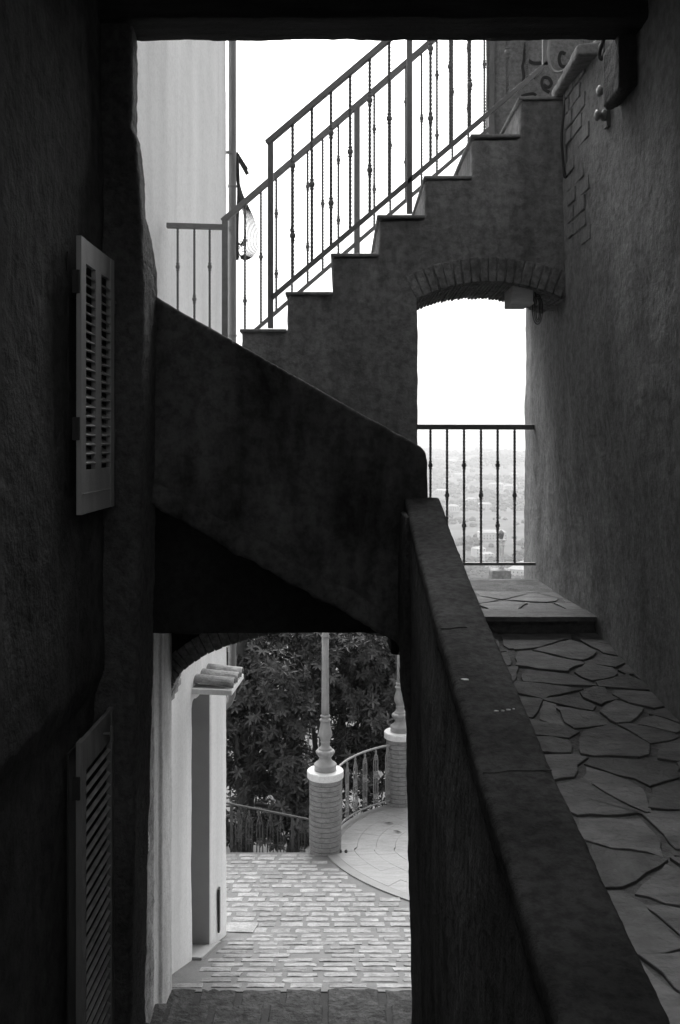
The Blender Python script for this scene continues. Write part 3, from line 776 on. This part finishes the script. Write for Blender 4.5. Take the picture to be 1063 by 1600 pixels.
stroke(curve([(822, 66), (820, 80), (819, 94), (817, 104), (819, 118), (817, 130)]), 2.)
stroke(curve([(826, 94), (834, 98), (846, 98)]), 2.2)
stroke(curve([(884, 84), (877, 82), (874, 92), (877, 102), (884, 104)]), 2.4)
stroke([(842, 110), (834, 122)], 2.)

# stone corbel under the beam
mb = MB(); poly = [(1.15, 1.70), (1.15, 1.46), (1.165, 1.445), (1.19, 1.45), (1.26, 1.49), (1.285, 1.52), (1.36, 1.52), (1.36, 1.70)]
mb.prismY(poly, 3.96, 4.20); o = mb.rough('corbel', M['old_plaster'], None, .012, .008, .1)
tag(o, 'dark block shaped corbel under the right end of the timber beam', 'corbel')
# timber box in the passage arch and cables
v = P(801, 446, 5.2); w_ = P(829, 473, 5.2)
mb = MB(); mb.box(v.x, w_.x+.015, 5.20, 5.46, w_.z, v.z+.06); mb.box(v.x-.006, w_.x+.018, 5.194, 5.3, w_.z-.008, w_.z+.006)
tag(mb.build('wooden_box', M['box'], None, bevel=.004), 'small pale box fixed under the passage arch', 'box')
def cable(name, pts, r, m, label, cat='cable', group=None, closed=False):
    mb = MB(); mb.tube(curve([tuple(p) for p in pts], 7), r, 7); o = mb.build(name, m, None, smooth=True); tag(o, label, cat, group); return o
cable('cable', [P(858.5, 30, 4.95), P(858.5, 63, 4.95), P(857, 88, 4.95), P(862, 107, 4.95), P(873, 113, 4.93), P(892, 103, 4.9), P(908, 85, 4.8), P(920, 75, 4.72), P(932, 64, 4.6), P(941, 52, 4.5)], .007, M['cable_pale'], 'pale cable looping in front of the graffiti wall')
cable('cable', [P(886, 140, 5.06), P(881, 180, 5.05), P(878, 216, 5.05), P(880, 250, 5.05), P(883, 277, 5.04), P(889, 262, 5.02), P(905, 216, 4.9), P(908, 165, 4.86), P(917, 128, 4.8), P(934, 100, 4.62), P(949, 84, 4.4), P(957, 64, 4.3)], .007, M['cable'], 'dark cable hanging in a long loop down the wall corner beside the top step')
cable('cable', [P(882, 142, 5.08), P(884, 180, 5.08), P(882, 216, 5.07), P(884, 250, 5.07), P(882, 270, 5.06)], .009, M['cable_pale'], 'short grey cable hanging straight beside the dark cable loop')
cable('cable', [P(940, 56, 4.4), P(946, 74, 4.4), P(941, 92, 4.4), P(937, 84, 4.4), P(944, 60, 4.35)], .009, M['cable'], 'knotted dark cable end above the wall ledge')
cable('cable', [P(1035, 20, 3.7), P(1026, 38, 3.75), P(1012, 34, 3.85), P(1004, 12, 3.9)], .006, M['cable'], 'short dark cable drooping beside the beam end')
mb = MB()
for k in range(3):
    c = P(838, 484, 5.28); a = .060+.011*k; b = .010+.009*k
    pts = [(c.x+b*math.cos(i*math.pi/10)+.002*k, 5.24+.012*k, c.z+.0+a*math.sin(i*math.pi/10)) for i in range(21)]
    mb.tube(pts, .0026, 6)
mb.tube(curve([tuple(P(838, 464, 5.26)), tuple(P(836, 455, 5.24)), tuple(P(840, 448, 5.22))]), .005, 6)
tag(mb.build('cable_coil', M['cable'], smooth=True), 'small coil of dark cable hanging under the passage arch', 'cable')
for px, py, lab in ((942, 142, 'upper of the two small porcelain insulators on the right wall'), (934, 180, 'lower of the two small porcelain insulators, darker and larger, on the right wall')):
    d = 4.32 if py < 160 else 4.36
    c = P(px, py, d); X = rwx(d, c.z)
    e = empty('insulator', (X, d, c.z), lab, 'insulator', 'insulators on the right wall')
    mb = MB()
    for i, (t, r) in enumerate(((0, .014), (.014, .026), (.024, .016), (.034, .026), (.048, .02), (.06, .012))): pass
    rings = [[Vector((X-t, d+r*math.cos(k*math.pi/8), c.z+r*math.sin(k*math.pi/8))) for k in range(16)] for t, r in ((-.02, .012), (.01, .014), (.016, .026), (.026, .027), (.03, .017), (.04, .017), (.045, .026), (.055, .024), (.062, .012))]
    mb.loft(rings); mb.build('knob', M['porcelain'], e, smooth=True)
    mb = MB(); mb.box(X-.012, X+.02, d-.02, d+.03, c.z-.055, c.z+.05); mb.build('bracket', M['iron'], e)

# ------------------------------------------------------------------ wrought iron railings
def twisted(mb, z0, z1, w=.0078, n=None, turns=None):
    n = n or max(12, int((z1-z0)/.011)); turns = turns or (z1-z0)*11
    rings = []
    for i in range(n+1):
        t = i/n; a0 = turns*2*math.pi*t
        rings.append([Vector((w*1.25*math.cos(a0+k*math.pi/2), w*1.25*math.sin(a0+k*math.pi/2), lerp(z0, z1, t))) for k in range(4)])
    mb.loft(rings)
def knuckle(mb, z):
    pr = [(.009, -.030), (.013, -.027), (.013, -.022), (.009, -.019), (.012, -.012), (.016, -.007), (.016, .007), (.012, .012), (.009, .019), (.013, .022), (.013, .027), (.009, .030)]
    mb.lathe((0, 0, z), pr, 10)
BAL = {}
def baluster(parent, pos, h, kinds, mt):
    key = (round(h, 3), kinds, mt.name)
    if key not in BAL:
        mb = MB(); twisted(mb, 0, h)
        for f in kinds: knuckle(mb, h*(1-f))
        o = mb.build('baluster', mt); BAL[key] = o
        o.parent = parent
    else:
        o = dup(BAL[key], parent)
    o.location = Vector(pos)-BASE[parent.name]
    return o
DBL, SNG = (.28, .72), (.5,)
ir = M['iron']
# front railing of the upper flight
d = 5.22
a = P(417, 224, d); sl = .851
fr = empty('stair_railing', (a.x, d, .6), 'dark wrought iron railing along the open front edge of the upper stairs', 'railing')
zt = lambda x: a.z+sl*(x-a.x)
xe = P(856, 0, d).x
mb = MB(); mb.bar((a.x, d, a.z), (xe, d, zt(xe)), .04, .03); mb.build('top_rail', ir, fr, bevel=.003)
bl = lambda x: P(422, 468, d).z-.0+.851*(x-P(422, 0, d).x)
x0 = P(424, 0, d).x
mb = MB(); mb.bar((x0, d, bl(x0)), (xe, d, bl(xe)), .03, .024); mb.build('bottom_rail', ir, fr, bevel=.002)
for px, py in ((423, 513), (640, 334), (852, 104)):
    p = P(px, py, d); mb = MB(); mb.box(p.x-.015, p.x+.015, d-.015, d+.015, min(p.z, bl(p.x)-.0), zt(p.x)-.012); mb.build('post', ir, fr, bevel=.003)
for k, px in enumerate((457.5, 487.6, 517.5, 547.5, 578, 608.5, 673, 704, 734.5, 763.5, 793, 824)):
    x = P(px, 0, d).x; h = zt(x)-bl(x)
    baluster(fr, (x, d, bl(x)), h, DBL if k % 2 == 0 else SNG, ir)
# rear railing of the upper flight
d = 6.98
a = P(348, 346, d); sl = .862
rr_ = empty('stair_railing', (a.x, d, .45), 'dark iron railing along the far edge of the upper stairs, behind the front one', 'railing')
xe = P(768, 0, d).x
mb = MB(); mb.bar((a.x, d, zt(a.x)), (xe, d, zt(xe)), .045, .04); mb.build('top_rail', ir, rr_, bevel=.003)
b0 = P(405, 511, d); x0 = P(381, 0, d).x; bl = lambda x: b0.z+sl*(x-b0.x)
mb = MB(); mb.bar((x0, d, bl(x0)), (xe, d, bl(xe)), .03, .026); mb.build('bottom_rail', ir, rr_, bevel=.002)
for px, z0 in ((352, .37), (558, None), (768, None)):
    x = P(px, 0, d).x; mb = MB(); mb.box(x-.022, x+.022, d-.02, d+.02, z0 if z0 else bl(x)-.12, zt(x)-.012); mb.build('post', ir, rr_, bevel=.003)
for k, px in enumerate((383, 408, 432, 456.5, 481, 504.5, 529, 585, 610, 634.5, 659, 683, 707, 732, 757)):
    x = P(px, 0, d).x; baluster(rr_, (x, d, bl(x)), zt(x)-bl(x), (DBL if (k % 2 == 0) == (k < 7) or k == 99 else SNG) if k < 7 else (DBL if k % 2 else SNG), ir)
# landing railing
zt0 = P(0, 352.5, d).z
lr = empty('landing_railing', (P(262, 0, d).x, d, .4), 'short level iron railing on the landing against the white wall', 'railing')
mb = MB(); mb.bar((P(261, 0, d).x, d, zt0), (P(350, 0, d).x, d, zt0-.012), .045, .036); mb.build('top_rail', ir, lr, bevel=.003)
mb = MB(); mb.bar((P(261, 0, d).x, d, .50), (P(350, 0, d).x, d, .50), .03, .024); mb.build('bottom_rail', ir, lr, bevel=.003)
for k, px in enumerate((278, 304, 328)):
    baluster(lr, (P(px, 0, d).x, d, .50), zt0-.50, DBL if k % 2 == 0 else SNG, ir)
# passage railing
d = 6.6
zt0 = P(0, 667, d).z; zb0 = P(0, 881, d).z
pr_ = empty('passage_railing', (P(740, 0, d).x, d, zb0), 'iron railing closing the far end of the arched passage above the valley', 'railing')
mb = MB(); mb.bar((P(600, 0, d).x, d, zt0), (P(834, 0, d).x, d, zt0-.002), .045, .034); mb.build('top_rail', ir, pr_, bevel=.003)
mb = MB(); mb.bar((P(600, 0, d).x, d, zb0), (P(837, 0, d).x, d, zb0), .03, .020); mb.build('bottom_rail', ir, pr_, bevel=.003)
for k, px in enumerate((620, 647, 674, 700, 726.5, 753, 779, 805.5)):
    o = baluster(pr_, (P(px-1.2, 0, d).x, d, zb0), zt0-zb0, DBL if k % 2 == 0 else SNG, ir)

# ------------------------------------------------------------------ lamp pedestals and street lamps
def pedestal(x, y, zg, label):
    e = empty('brick_pedestal', (x, y, zg), label, 'pedestal', 'brick lamp pedestals on the terrace')
    mb = MB(); H = .94; nc = 15; r = .2; ch = H/nc
    mb.lathe((x, y, zg-.1), [(r-.007, 0), (r-.007, H+.1)], 40, 0)
    mb.v, mb.f, mb.m = mb.v, mb.f, [1]*len(mb.f)
    rp = random.Random(int(x*100))
    for c in range(nc):
        z0 = zg+c*ch+.004; z1 = zg+(c+1)*ch-.004; nbk = 6
        for k in range(nbk):
            a0 = 2*math.pi*(k+(.5 if c % 2 else 0)+.3)/nbk+.012; a1 = 2*math.pi*(k+1+(.5 if c % 2 else 0)+.3)/nbk-.012
            ro = r+rp.uniform(-.0015, .002); n = 7; o = []
            for zz, rr in ((z0, r-.02), (z0, ro-.002), (z0+.003, ro), (z1-.003, ro), (z1, ro-.002), (z1, r-.02)):
                o.append([Vector((x+rr*math.cos(lerp(a0, a1, i/n)), y+rr*math.sin(lerp(a0, a1, i/n)), zz)) for i in range(n+1)])
            mb.loft(o, 0, cap=False, closed=False)
            for side in (0, n): mb.add([rg[side] for rg in o], [(0,1,2,3,4,5)], 0)
    mb.build('shaft', [M['brick_pale'], M['mortar_dark']], e)
    mb = MB(); mb.lathe((x, y, zg+H), [(.10, 0), (.222, 0), (.228, .008), (.228, .078), (.220, .09), (.1, .092)], 48)
    o = mb.build('cap', M['cap_stone'], e)
    return zg+H+.092
def lamp(x, y, z, label):
    e = empty('street_lamp', (x, y, z), label, 'street lamp', 'ornate street lamps on brick pedestals')
    k = 1/125.; mb = MB()
    def gad(a, zz):
        if .135 < zz < .255: return 1+.035*math.cos(16*a)
        if .26 < zz < .34: return 1
        if .42 < zz < .70: return 1+.03*math.cos(8*a+zz*30)*math.sin((zz-.42)/.28*math.pi)
        return 1
    pr = [(.08, 0), (.135, 0), (.138, .004), (.138, .055), (.143, .06), (.143, .07), (.138, .078), (.125, .088), (.105, .1), (.09, .115), (.078, .135), (.074, .15), (.080, .17), (.095, .185), (.108, .2), (.116, .215), (.118, .228), (.112, .243), (.098, .252), (.085, .256),
          (.082, .262), (.084, .268), (.08, .275), (.066, .285), (.058, .3), (.055, .335), (.062, .345), (.062, .355), (.056, .362), (.062, .385), (.076, .41), (.084, .44), (.083, .47), (.075, .51), (.065, .55), (.059, .59), (.058, .605), (.072, .615), (.074, .628), (.064, .638),
          (.054, .642), (.054, .66), (.061, .668), (.061, .682), (.05, .69), (.04, .694)]
    mb.lathe((x, y, z), pr, 64, 0, gad); mb.build('base', M['lamp_iron'], e, smooth=True)
    mb = MB()
    flute = lambda a, zz: 1+.05*math.cos(14*a)
    mb.lathe((x, y, z), [(.047, .69), (.046, .8), (.043, 1.3), (.041, 1.66)], 84, 0, flute)
    mb.lathe((x, y, z), [(.041, 1.655), (.05, 1.662), (.052, 1.675), (.045, 1.69), (.043, 1.72), (.043, 1.78), (.05, 1.785), (.05, 1.8), (.04, 1.81), (.036, 1.82)], 28)
    mb.lathe((x, y, z), [(.036, 1.815), (.03, 2.5), (.035, 2.52), (.05, 2.55), (.05, 2.57), (.03, 2.59)], 28)
    mb.build('pole', M['lamp_iron'], e, smooth=True)
    mb = MB(); lz = 2.59
    for r0, r1, z0, z1 in ((.07, .08, 0, .02), (.14, .15, .30, .32)):
        mb.lathe((x, y, z+lz), [(.02, z0), (r0, z0), (r1, z1), (.02, z1)], 6)
    for i in range(6):
        t = 2*math.pi*i/6; mb.bar((x+.075*math.cos(t), y+.075*math.sin(t), z+lz+.02), (x+.145*math.cos(t), y+.145*math.sin(t), z+lz+.30), .01, .01)
    mb.lathe((x, y, z+lz), [(.155, .32), (.09, .42), (.05, .45), (.03, .5), (.02, .53), (.005, .56)], 6)
    ln = mb.build('lantern', M['lamp_iron'], e)
    mb = MB(); mb.lathe((x, y, z+lz), [(.066, .022), (.136, .298)], 6); mb.build('pane', M['glass'], ln)
p1 = P(508.5, 1332, 12.0); p2 = P(625.5, 1256, 13.63)
zz = pedestal(p1.x, p1.y+.02, -5.14, 'round brick pedestal with a white stone cap at the end of the straight fence')
lamp(p1.x, p1.y+.02, zz, 'ornate street lamp on the nearer pedestal, in front of the dark trees')
zz = pedestal(p2.x, p2.y, -5.14, 'farther round brick pedestal, half hidden behind the dark parapet wall')
lamp(p2.x, p2.y, zz, 'ornate cast iron street lamp half hidden behind the dark parapet wall')

# ornamental fences of the terrace
def panel_mesh(h):
    mb = MB(); r = .0075; w = .038
    for s in (-1, 1): mb.tube([(s*w, 0, 0), (s*w, 0, h*.80), (s*w*.8, 0, h*.86), (s*w*.4, 0, h*.91), (0, 0, h*.95)], r, 6)
    mb.tube([(0, 0, 0), (0, 0, h)], r*.85, 6)
    mb.lathe((0, 0, h*.93), [(.004, 0), (.014, .01), (.017, .025), (.009, .05), (.003, .07)], 8)
    for zc in (.16, .50, .58, .84):
        for s in (-1, 1):
            pts = [(s*w*.5+w*.38*math.cos(i*math.pi/5), 0, h*zc+w*.38*math.sin(i*math.pi/5)) for i in range(11)]; mb.tube(pts, .005, 5)
    for zc in (.12, .54): mb.bar((-w*1.1, 0, h*zc), (w*1.1, 0, h*zc), .014, .012)
    return mb
PAN = {}
def panel(parent, pos, rz, h, m):
    k = (round(h, 2), m.name)
    if k not in PAN:
        o = panel_mesh(h).build('baluster', m); o.parent = parent; PAN[k] = o
    else: o = dup(PAN[k], parent)
    o.location = Vector(pos)-BASE[parent.name]; o.rotation_euler = (0, 0, rz); return o
ip = M['iron_pale']
cf = empty('curved_fence', (.1, 12.8, -5.1), 'curved ornamental iron fence joining the two brick pedestals', 'fence')
A1 = math.atan2(p1.y-CY, p1.x-CX); A2 = math.atan2(p2.y-CY, p2.x-CX)
if A1 < 0: A1 += 2*math.pi
fa = lambda t: lerp(A1-.08, A2+.06, t); fR = CR-.05
fp = lambda t, z: (CX+fR*math.cos(fa(t)), CY+fR*math.sin(fa(t)), z)
mb = MB(); mb.tube([fp(i/20, -4.27) for i in range(21)], .016, 8); mb.build('top_rail', ip, cf, smooth=True)
mb = MB(); mb.tube([fp(i/20, -5.05) for i in range(21)], .013, 8); mb.build('bottom_rail', ip, cf, smooth=True)
for i in range(8):
    t = (i+.6)/8.2; panel(cf, fp(t, -5.05), fa(t)+math.pi/2, .76, ip)
sf = empty('straight_fence', (-1.2, 12.35, -5.5), 'straight dark iron fence behind the setts, in front of the tree trunk', 'fence')
za = P(340, 1251, 12.3).z; zb_ = P(486, 1281, 12.3).z; xa = P(300, 0, 12.3).x; xb = P(486, 0, 12.3).x; za -= 0
ztf = lambda x: lerp(P(0, 1244, 12.3).z, zb_, (x-xa)/(xb-xa))
mb = MB(); mb.bar((xa, 12.3, ztf(xa)), (xb, 12.3, ztf(xb)), .03, .02); mb.build('top_rail', M['iron_dark'], sf)
mb = MB(); mb.bar((xa, 12.3, ztf(xa)-.86), (xb, 12.3, ztf(xb)-.86), .03, .02); mb.build('bottom_rail', M['iron'], sf)
for px in (362, 457):
    x = P(px, 0, 12.3).x; mb = MB(); mb.box(x-.018, x+.018, 12.28, 12.32, -6.4, ztf(x)+.005); mb.build('post', M['iron_dark'], sf)
k = 0; x = xa+.06
while x < xb-.03:
    if min(abs(x-P(px, 0, 12.3).x) for px in (362, 457)) > .05: panel(sf, (x, 12.3, ztf(x)-.85), 0, .81, M['iron_dark'])
    x += .135

# small things on the terrace
for px, py, k in ((532, 1331, 'left'), (541, 1330, 'right')):
    c = P(px, py, 11.95); c.z = g(c.y)+.03; mb = MB()
    b = bmesh.new(); bmesh.ops.create_icosphere(b, subdivisions=2, radius=.022); b.verts.index_update()
    mb.add([c+v.co*(1+.25*noise.noise(v.co*60+c)) for v in b.verts], [tuple(v.index for v in f.verts) for f in b.faces]); b.free()
    tag(mb.build('seed_cone', M['bark'], smooth=True), 'small dark seed cone on the paving at the foot of the nearer pedestal', 'seed cone', 'seed cones at the pedestal foot')
for px, py, a, lab in ((621, 1302, .6, 'single dark fallen leaf on the pale terrace, the larger one'), (608, 1289, .1, 'thin fallen leaf on the pale terrace, farther off')):
    dd = 11.9
    for _ in range(8): dd = (-g(dd)+-.0)/((py-690)/F)
    c = P(px, py, dd); c.z = g(c.y)+.024; mb = MB(); l, w = .07, .018; u = Vector((math.cos(a), -math.sin(a), 0)); v_ = Vector((math.sin(a), math.cos(a), 0))
    mb.add([c-u*l, c+v_*w+Vector((0,0,.008)), c+u*l, c-v_*w+Vector((0,0,.008)), c-u*l*0-Vector((0,0,.002))], [(0,4,1),(4,2,1),(0,3,4),(4,3,2)])
    tag(mb.build('fallen_leaf', M['bark']), lab, 'leaf')

# wire bundle on the downpipe
mb = MB(); c = P(379, 330, 8.9)
for k in range(9):
    t = k/8; top = P(369, 262, 8.9); w = .035+.145*t; h = lerp(.42, .80, t)
    pts = [top, P(372+6*t, 300, 8.9), P(382+14*t, 340, 8.9), P(385+18*t, 375, 8.9), P(382+13*t, 398-2*(1-t), 8.9), P(374+5*t, 404-6*(1-t), 8.9), P(370, 385, 8.9)]
    mb.tube(curve([tuple(Vector(p)+Vector((0, .006*k, 0))) for p in pts], 6), .0042, 5)
mb.tube(curve([tuple(P(371, 245, 8.9)), tuple(P(373, 300, 8.92)), tuple(P(371, 350, 8.9)), tuple(P(371, 406, 8.9))]), .016, 6)
for k in range(12):
    z = P(0, 378, 8.9).z-.16*random.random(); x = P(375, 0, 8.9).x+random.uniform(-.03, .05); r = .016
    mb.tube([(x+r*math.cos(i*1.05+k), 8.9+random.uniform(-.01, .01), z+r*math.sin(i*1.05+k)) for i in range(6)], .005, 5)
tag(mb.build('wire_bundle', M['cable'], smooth=True), 'large hanging loop of thin wires tied behind the corner downpipe', 'wires')
mb = MB()
mb.bar(P(369, 240, 8.93), P(387, 272, 8.93), .03, .035)
for k in range(22):
    t = k/21; p = P(lerp(369, 384, t), lerp(240, 264, t), 8.93); r = .02
    mb.tube([(p.x+r*math.cos(i*1.1+k*2), 8.93+random.uniform(-.015, .015), p.z+r*math.sin(i*1.1+k*2)) for i in range(6)], .005, 5)
tag(mb.build('wire_bracket', M['cable']), 'slanting metal bracket tangled with wires near the top of the downpipe', 'bracket')

# chimney seen through the passage railing
dch = 12.
c = P(783, 905, dch)
ch = empty('chimney', (c.x, dch, P(0, 905, dch).z), 'tall round chimney pipe with a small hooded top, standing beyond the passage railing', 'chimney')
mb = MB(); mb.box(P(766, 0, dch).x, P(796, 0, dch).x, dch-.15, dch+.15, P(0, 1100, dch).z, P(0, 889, dch).z); mb.rough('base', M['sett'], ch, .02, .02, .08)
k = dch/F; z0 = P(0, 892, dch).z
mb = MB(); mb.lathe((c.x, dch, z0), [(5*k, 0), (5*k, 38*k), (6*k, 39*k), (6*k, 41*k), (5.5*k, 42*k), (5.5*k, 46*k), (7*k, 47*k), (7*k, 49*k), (3*k, 50*k)], 20); mb.build('pipe', M['cap_stone'], ch, smooth=False)
mb = MB(); mb.lathe((c.x, dch, z0+49*k), [(3*k, 0), (3.4*k, 2*k), (5.*k, 9*k), (5.6*k, 10*k), (3*k, 13*k), (.6*k, 15*k)], 8); mb.build('hood', M['pipe'], ch)

# ------------------------------------------------------------------ trees behind the terrace
rt = random.Random(8)
def leaf(mb, p, dr, up, l, w, mi):
    side = dr.cross(up).normalized(); n = side.cross(dr).normalized()
    b = p; t = p+dr*l-n*l*.12
    mb.add([b, p+dr*l*.35+side*w*.42+n*l*.05, p+dr*l*.7+side*w*.34+n*l*.01, t, p+dr*l*.7-side*w*.34+n*l*.01, p+dr*l*.35-side*w*.42+n*l*.05, p+dr*l*.36, p+dr*l*.7-n*l*.04],
           [(0,6,1),(6,7,2,1),(7,3,2),(0,5,6),(5,4,7,6),(4,3,7)], mi)
def tree(x, y, zb, lobes, nros, trunk_r, label, ztop):
    e = empty('magnolia_tree', (x, y, zb), label, 'tree', 'dark broadleaved trees behind the terrace')
    mb = MB(); mb.tube(curve([(x, y, zb-.4), (x+.03, y, zb+.5), (x+.08, y+.05, zb+1.1), (x+.02, y+.1, ztop-.6), (x, y, ztop-.2)]), 0, 12, radii=[lerp(trunk_r*1.25, trunk_r*.3, i/24) for i in range(25)])
    for L_ in lobes[:8]:
        c = Vector(L_[:3]); s = Vector((x+.04, y+.05, min(zb+1.2, c.z-.1))); mb.tube([s, (s+c)/2+Vector((0, 0, .1)), c], 0, 7, radii=[trunk_r*.45, trunk_r*.28, .012])
    mb.build('trunk', M['bark'], e, smooth=True)
    mb = MB(); vols = [l[3]**2 for l in lobes]
    for _ in range(nros):
        l = rt.choices(lobes, vols)[0]; c = Vector(l[:3])
        v = Vector((rt.gauss(0, 1), rt.gauss(0, 1), rt.gauss(0, 1))).normalized(); rr = l[3]*rt.random()**.3
        p = c+Vector((v.x*rr, v.y*rr, v.z*rr*.85))
        if noise.noise(p*1.5) < -.30: continue
        ax = (v*.8+Vector((0, -.25, .5))+Vector((rt.uniform(-.5, .5), rt.uniform(-.5, .5), rt.uniform(-.3, .3)))).normalized()
        o = ax.orthogonal().normalized(); o2 = ax.cross(o); nl = rt.randint(6, 9); a0 = rt.random()*6
        mi = 1 if rt.random() < .22 else 0
        for k in range(nl):
            a = a0+2*math.pi*k/nl+rt.uniform(-.25, .25); out = o*math.cos(a)+o2*math.sin(a)
            dr = (out*rt.uniform(.75, 1)+ax*rt.uniform(.0, .55)-Vector((0, 0, .18))).normalized()
            leaf(mb, p+ax*rt.uniform(-.05, .03), dr, ax, rt.uniform(.09, .15), rt.uniform(.036, .05), mi)
    mb.build('crown', [M['leaf'], M['leaf_light']], e, recalc=False)
def TL(px, py, d, r): v = P(px, py, d); return (v.x, v.y, v.z, r)
tree(P(376, 0, 14.2).x, 14.2, -6.6, [TL(350, 1040, 14.2, .55), TL(385, 1020, 14.4, .55), TL(420, 1060, 14.1, .6), TL(365, 1110, 14.0, .5), TL(400, 1150, 14.0, .5), TL(450, 1110, 14.2, .55), TL(360, 1185, 14.2, .42), TL(440, 1170, 14.4, .4), TL(400, 970, 14.6, .6), TL(330, 1100, 14.6, .6)], 1600, .16,
     'dark broadleaved tree with a thick trunk close to the white house corner', -2.6)
tree(P(500, 0, 15).x, 15.0, -6.9, [TL(470, 1000, 14.9, .6), TL(520, 1040, 14.8, .6), TL(560, 1010, 15, .6), TL(600, 1050, 15, .55), TL(540, 1100, 14.8, .55), TL(590, 1120, 14.9, .55), TL(480, 1080, 14.8, .5), TL(630, 1030, 15.3, .5), TL(620, 1110, 15.2, .5), TL(530, 1165, 14.9, .45), TL(640, 1160, 15.2, .5), TL(590, 1175, 15.1, .42), TL(500, 950, 15.2, .6), TL(580, 945, 15.2, .5)], 2500, .12,
     'dark broadleaved tree rising behind the nearer street lamp', -2.4)
tree(P(450, 0, 13.6).x, 13.6, -6.6, [TL(440, 1215, 13.6, .36), TL(410, 1230, 13.7, .28), TL(470, 1250, 13.5, .3), TL(440, 1270, 13.4, .3), TL(425, 1300, 13.3, .25), TL(470, 1200, 13.7, .34), TL(395, 1290, 13.2, .22), TL(405, 1265, 13.6, .26), TL(470, 1300, 13.2, .22), TL(350, 1300, 13.8, .3)], 620, .045,
     'thin low broadleaved sapling growing behind the straight fence', -4.9)
tree(P(572, 0, 14.2).x, 14.2, -6.6, [TL(575, 1228, 14.0, .2), TL(585, 1245, 14.0, .18), TL(560, 1215, 14.3, .3), TL(610, 1200, 14.4, .35), TL(520, 1215, 14.4, .34)], 190, .04,
     'small leafy shrub showing through the curved fence', -5.2)

tree(P(455, 0, 17.5).x, 17.5, -8, [TL(px, py, 17.5+.3*math.sin(px), r) for px, py, r in ((350, 1180, .7), (350, 1260, .6), (410, 1200, .7), (410, 1275, .55), (470, 1220, .7), (465, 1285, .5), (530, 1190, .7), (530, 1260, .5), (590, 1180, .7), (600, 1250, .5), (650, 1190, .7), (650, 1270, .5), (380, 1050, .8), (480, 1010, .9), (590, 1000, .9), (440, 1120, .8), (550, 1090, .8), (630, 1080, .8))], 2300, .13,
     'broad dark tree farthest back, filling the gaps between the nearer trees', -3.4)
# ------------------------------------------------------------------ haze
mb = MB(); mb.box(-5600, 5600, -5600, 5600, -420, 140)
hz = mb.build('haze', None); tag(hz, 'thin pale haze filling the valley air', 'haze', kind='stuff')
hm = bpy.data.materials.new('haze'); hm.use_nodes = True; n_ = hm.node_tree; n_.nodes.remove(n_.nodes['Principled BSDF'])
pv = n_.nodes.new('ShaderNodeVolumePrincipled'); pv.inputs['Color'].default_value = (.96, .96, .96, 1); pv.inputs['Density'].default_value = 4e-4; pv.inputs['Anisotropy'].default_value = .55
n_.links.new(pv.outputs[0], n_.nodes['Material Output'].inputs['Volume'])
hz.data.materials.clear(); hz.data.materials.append(hm)
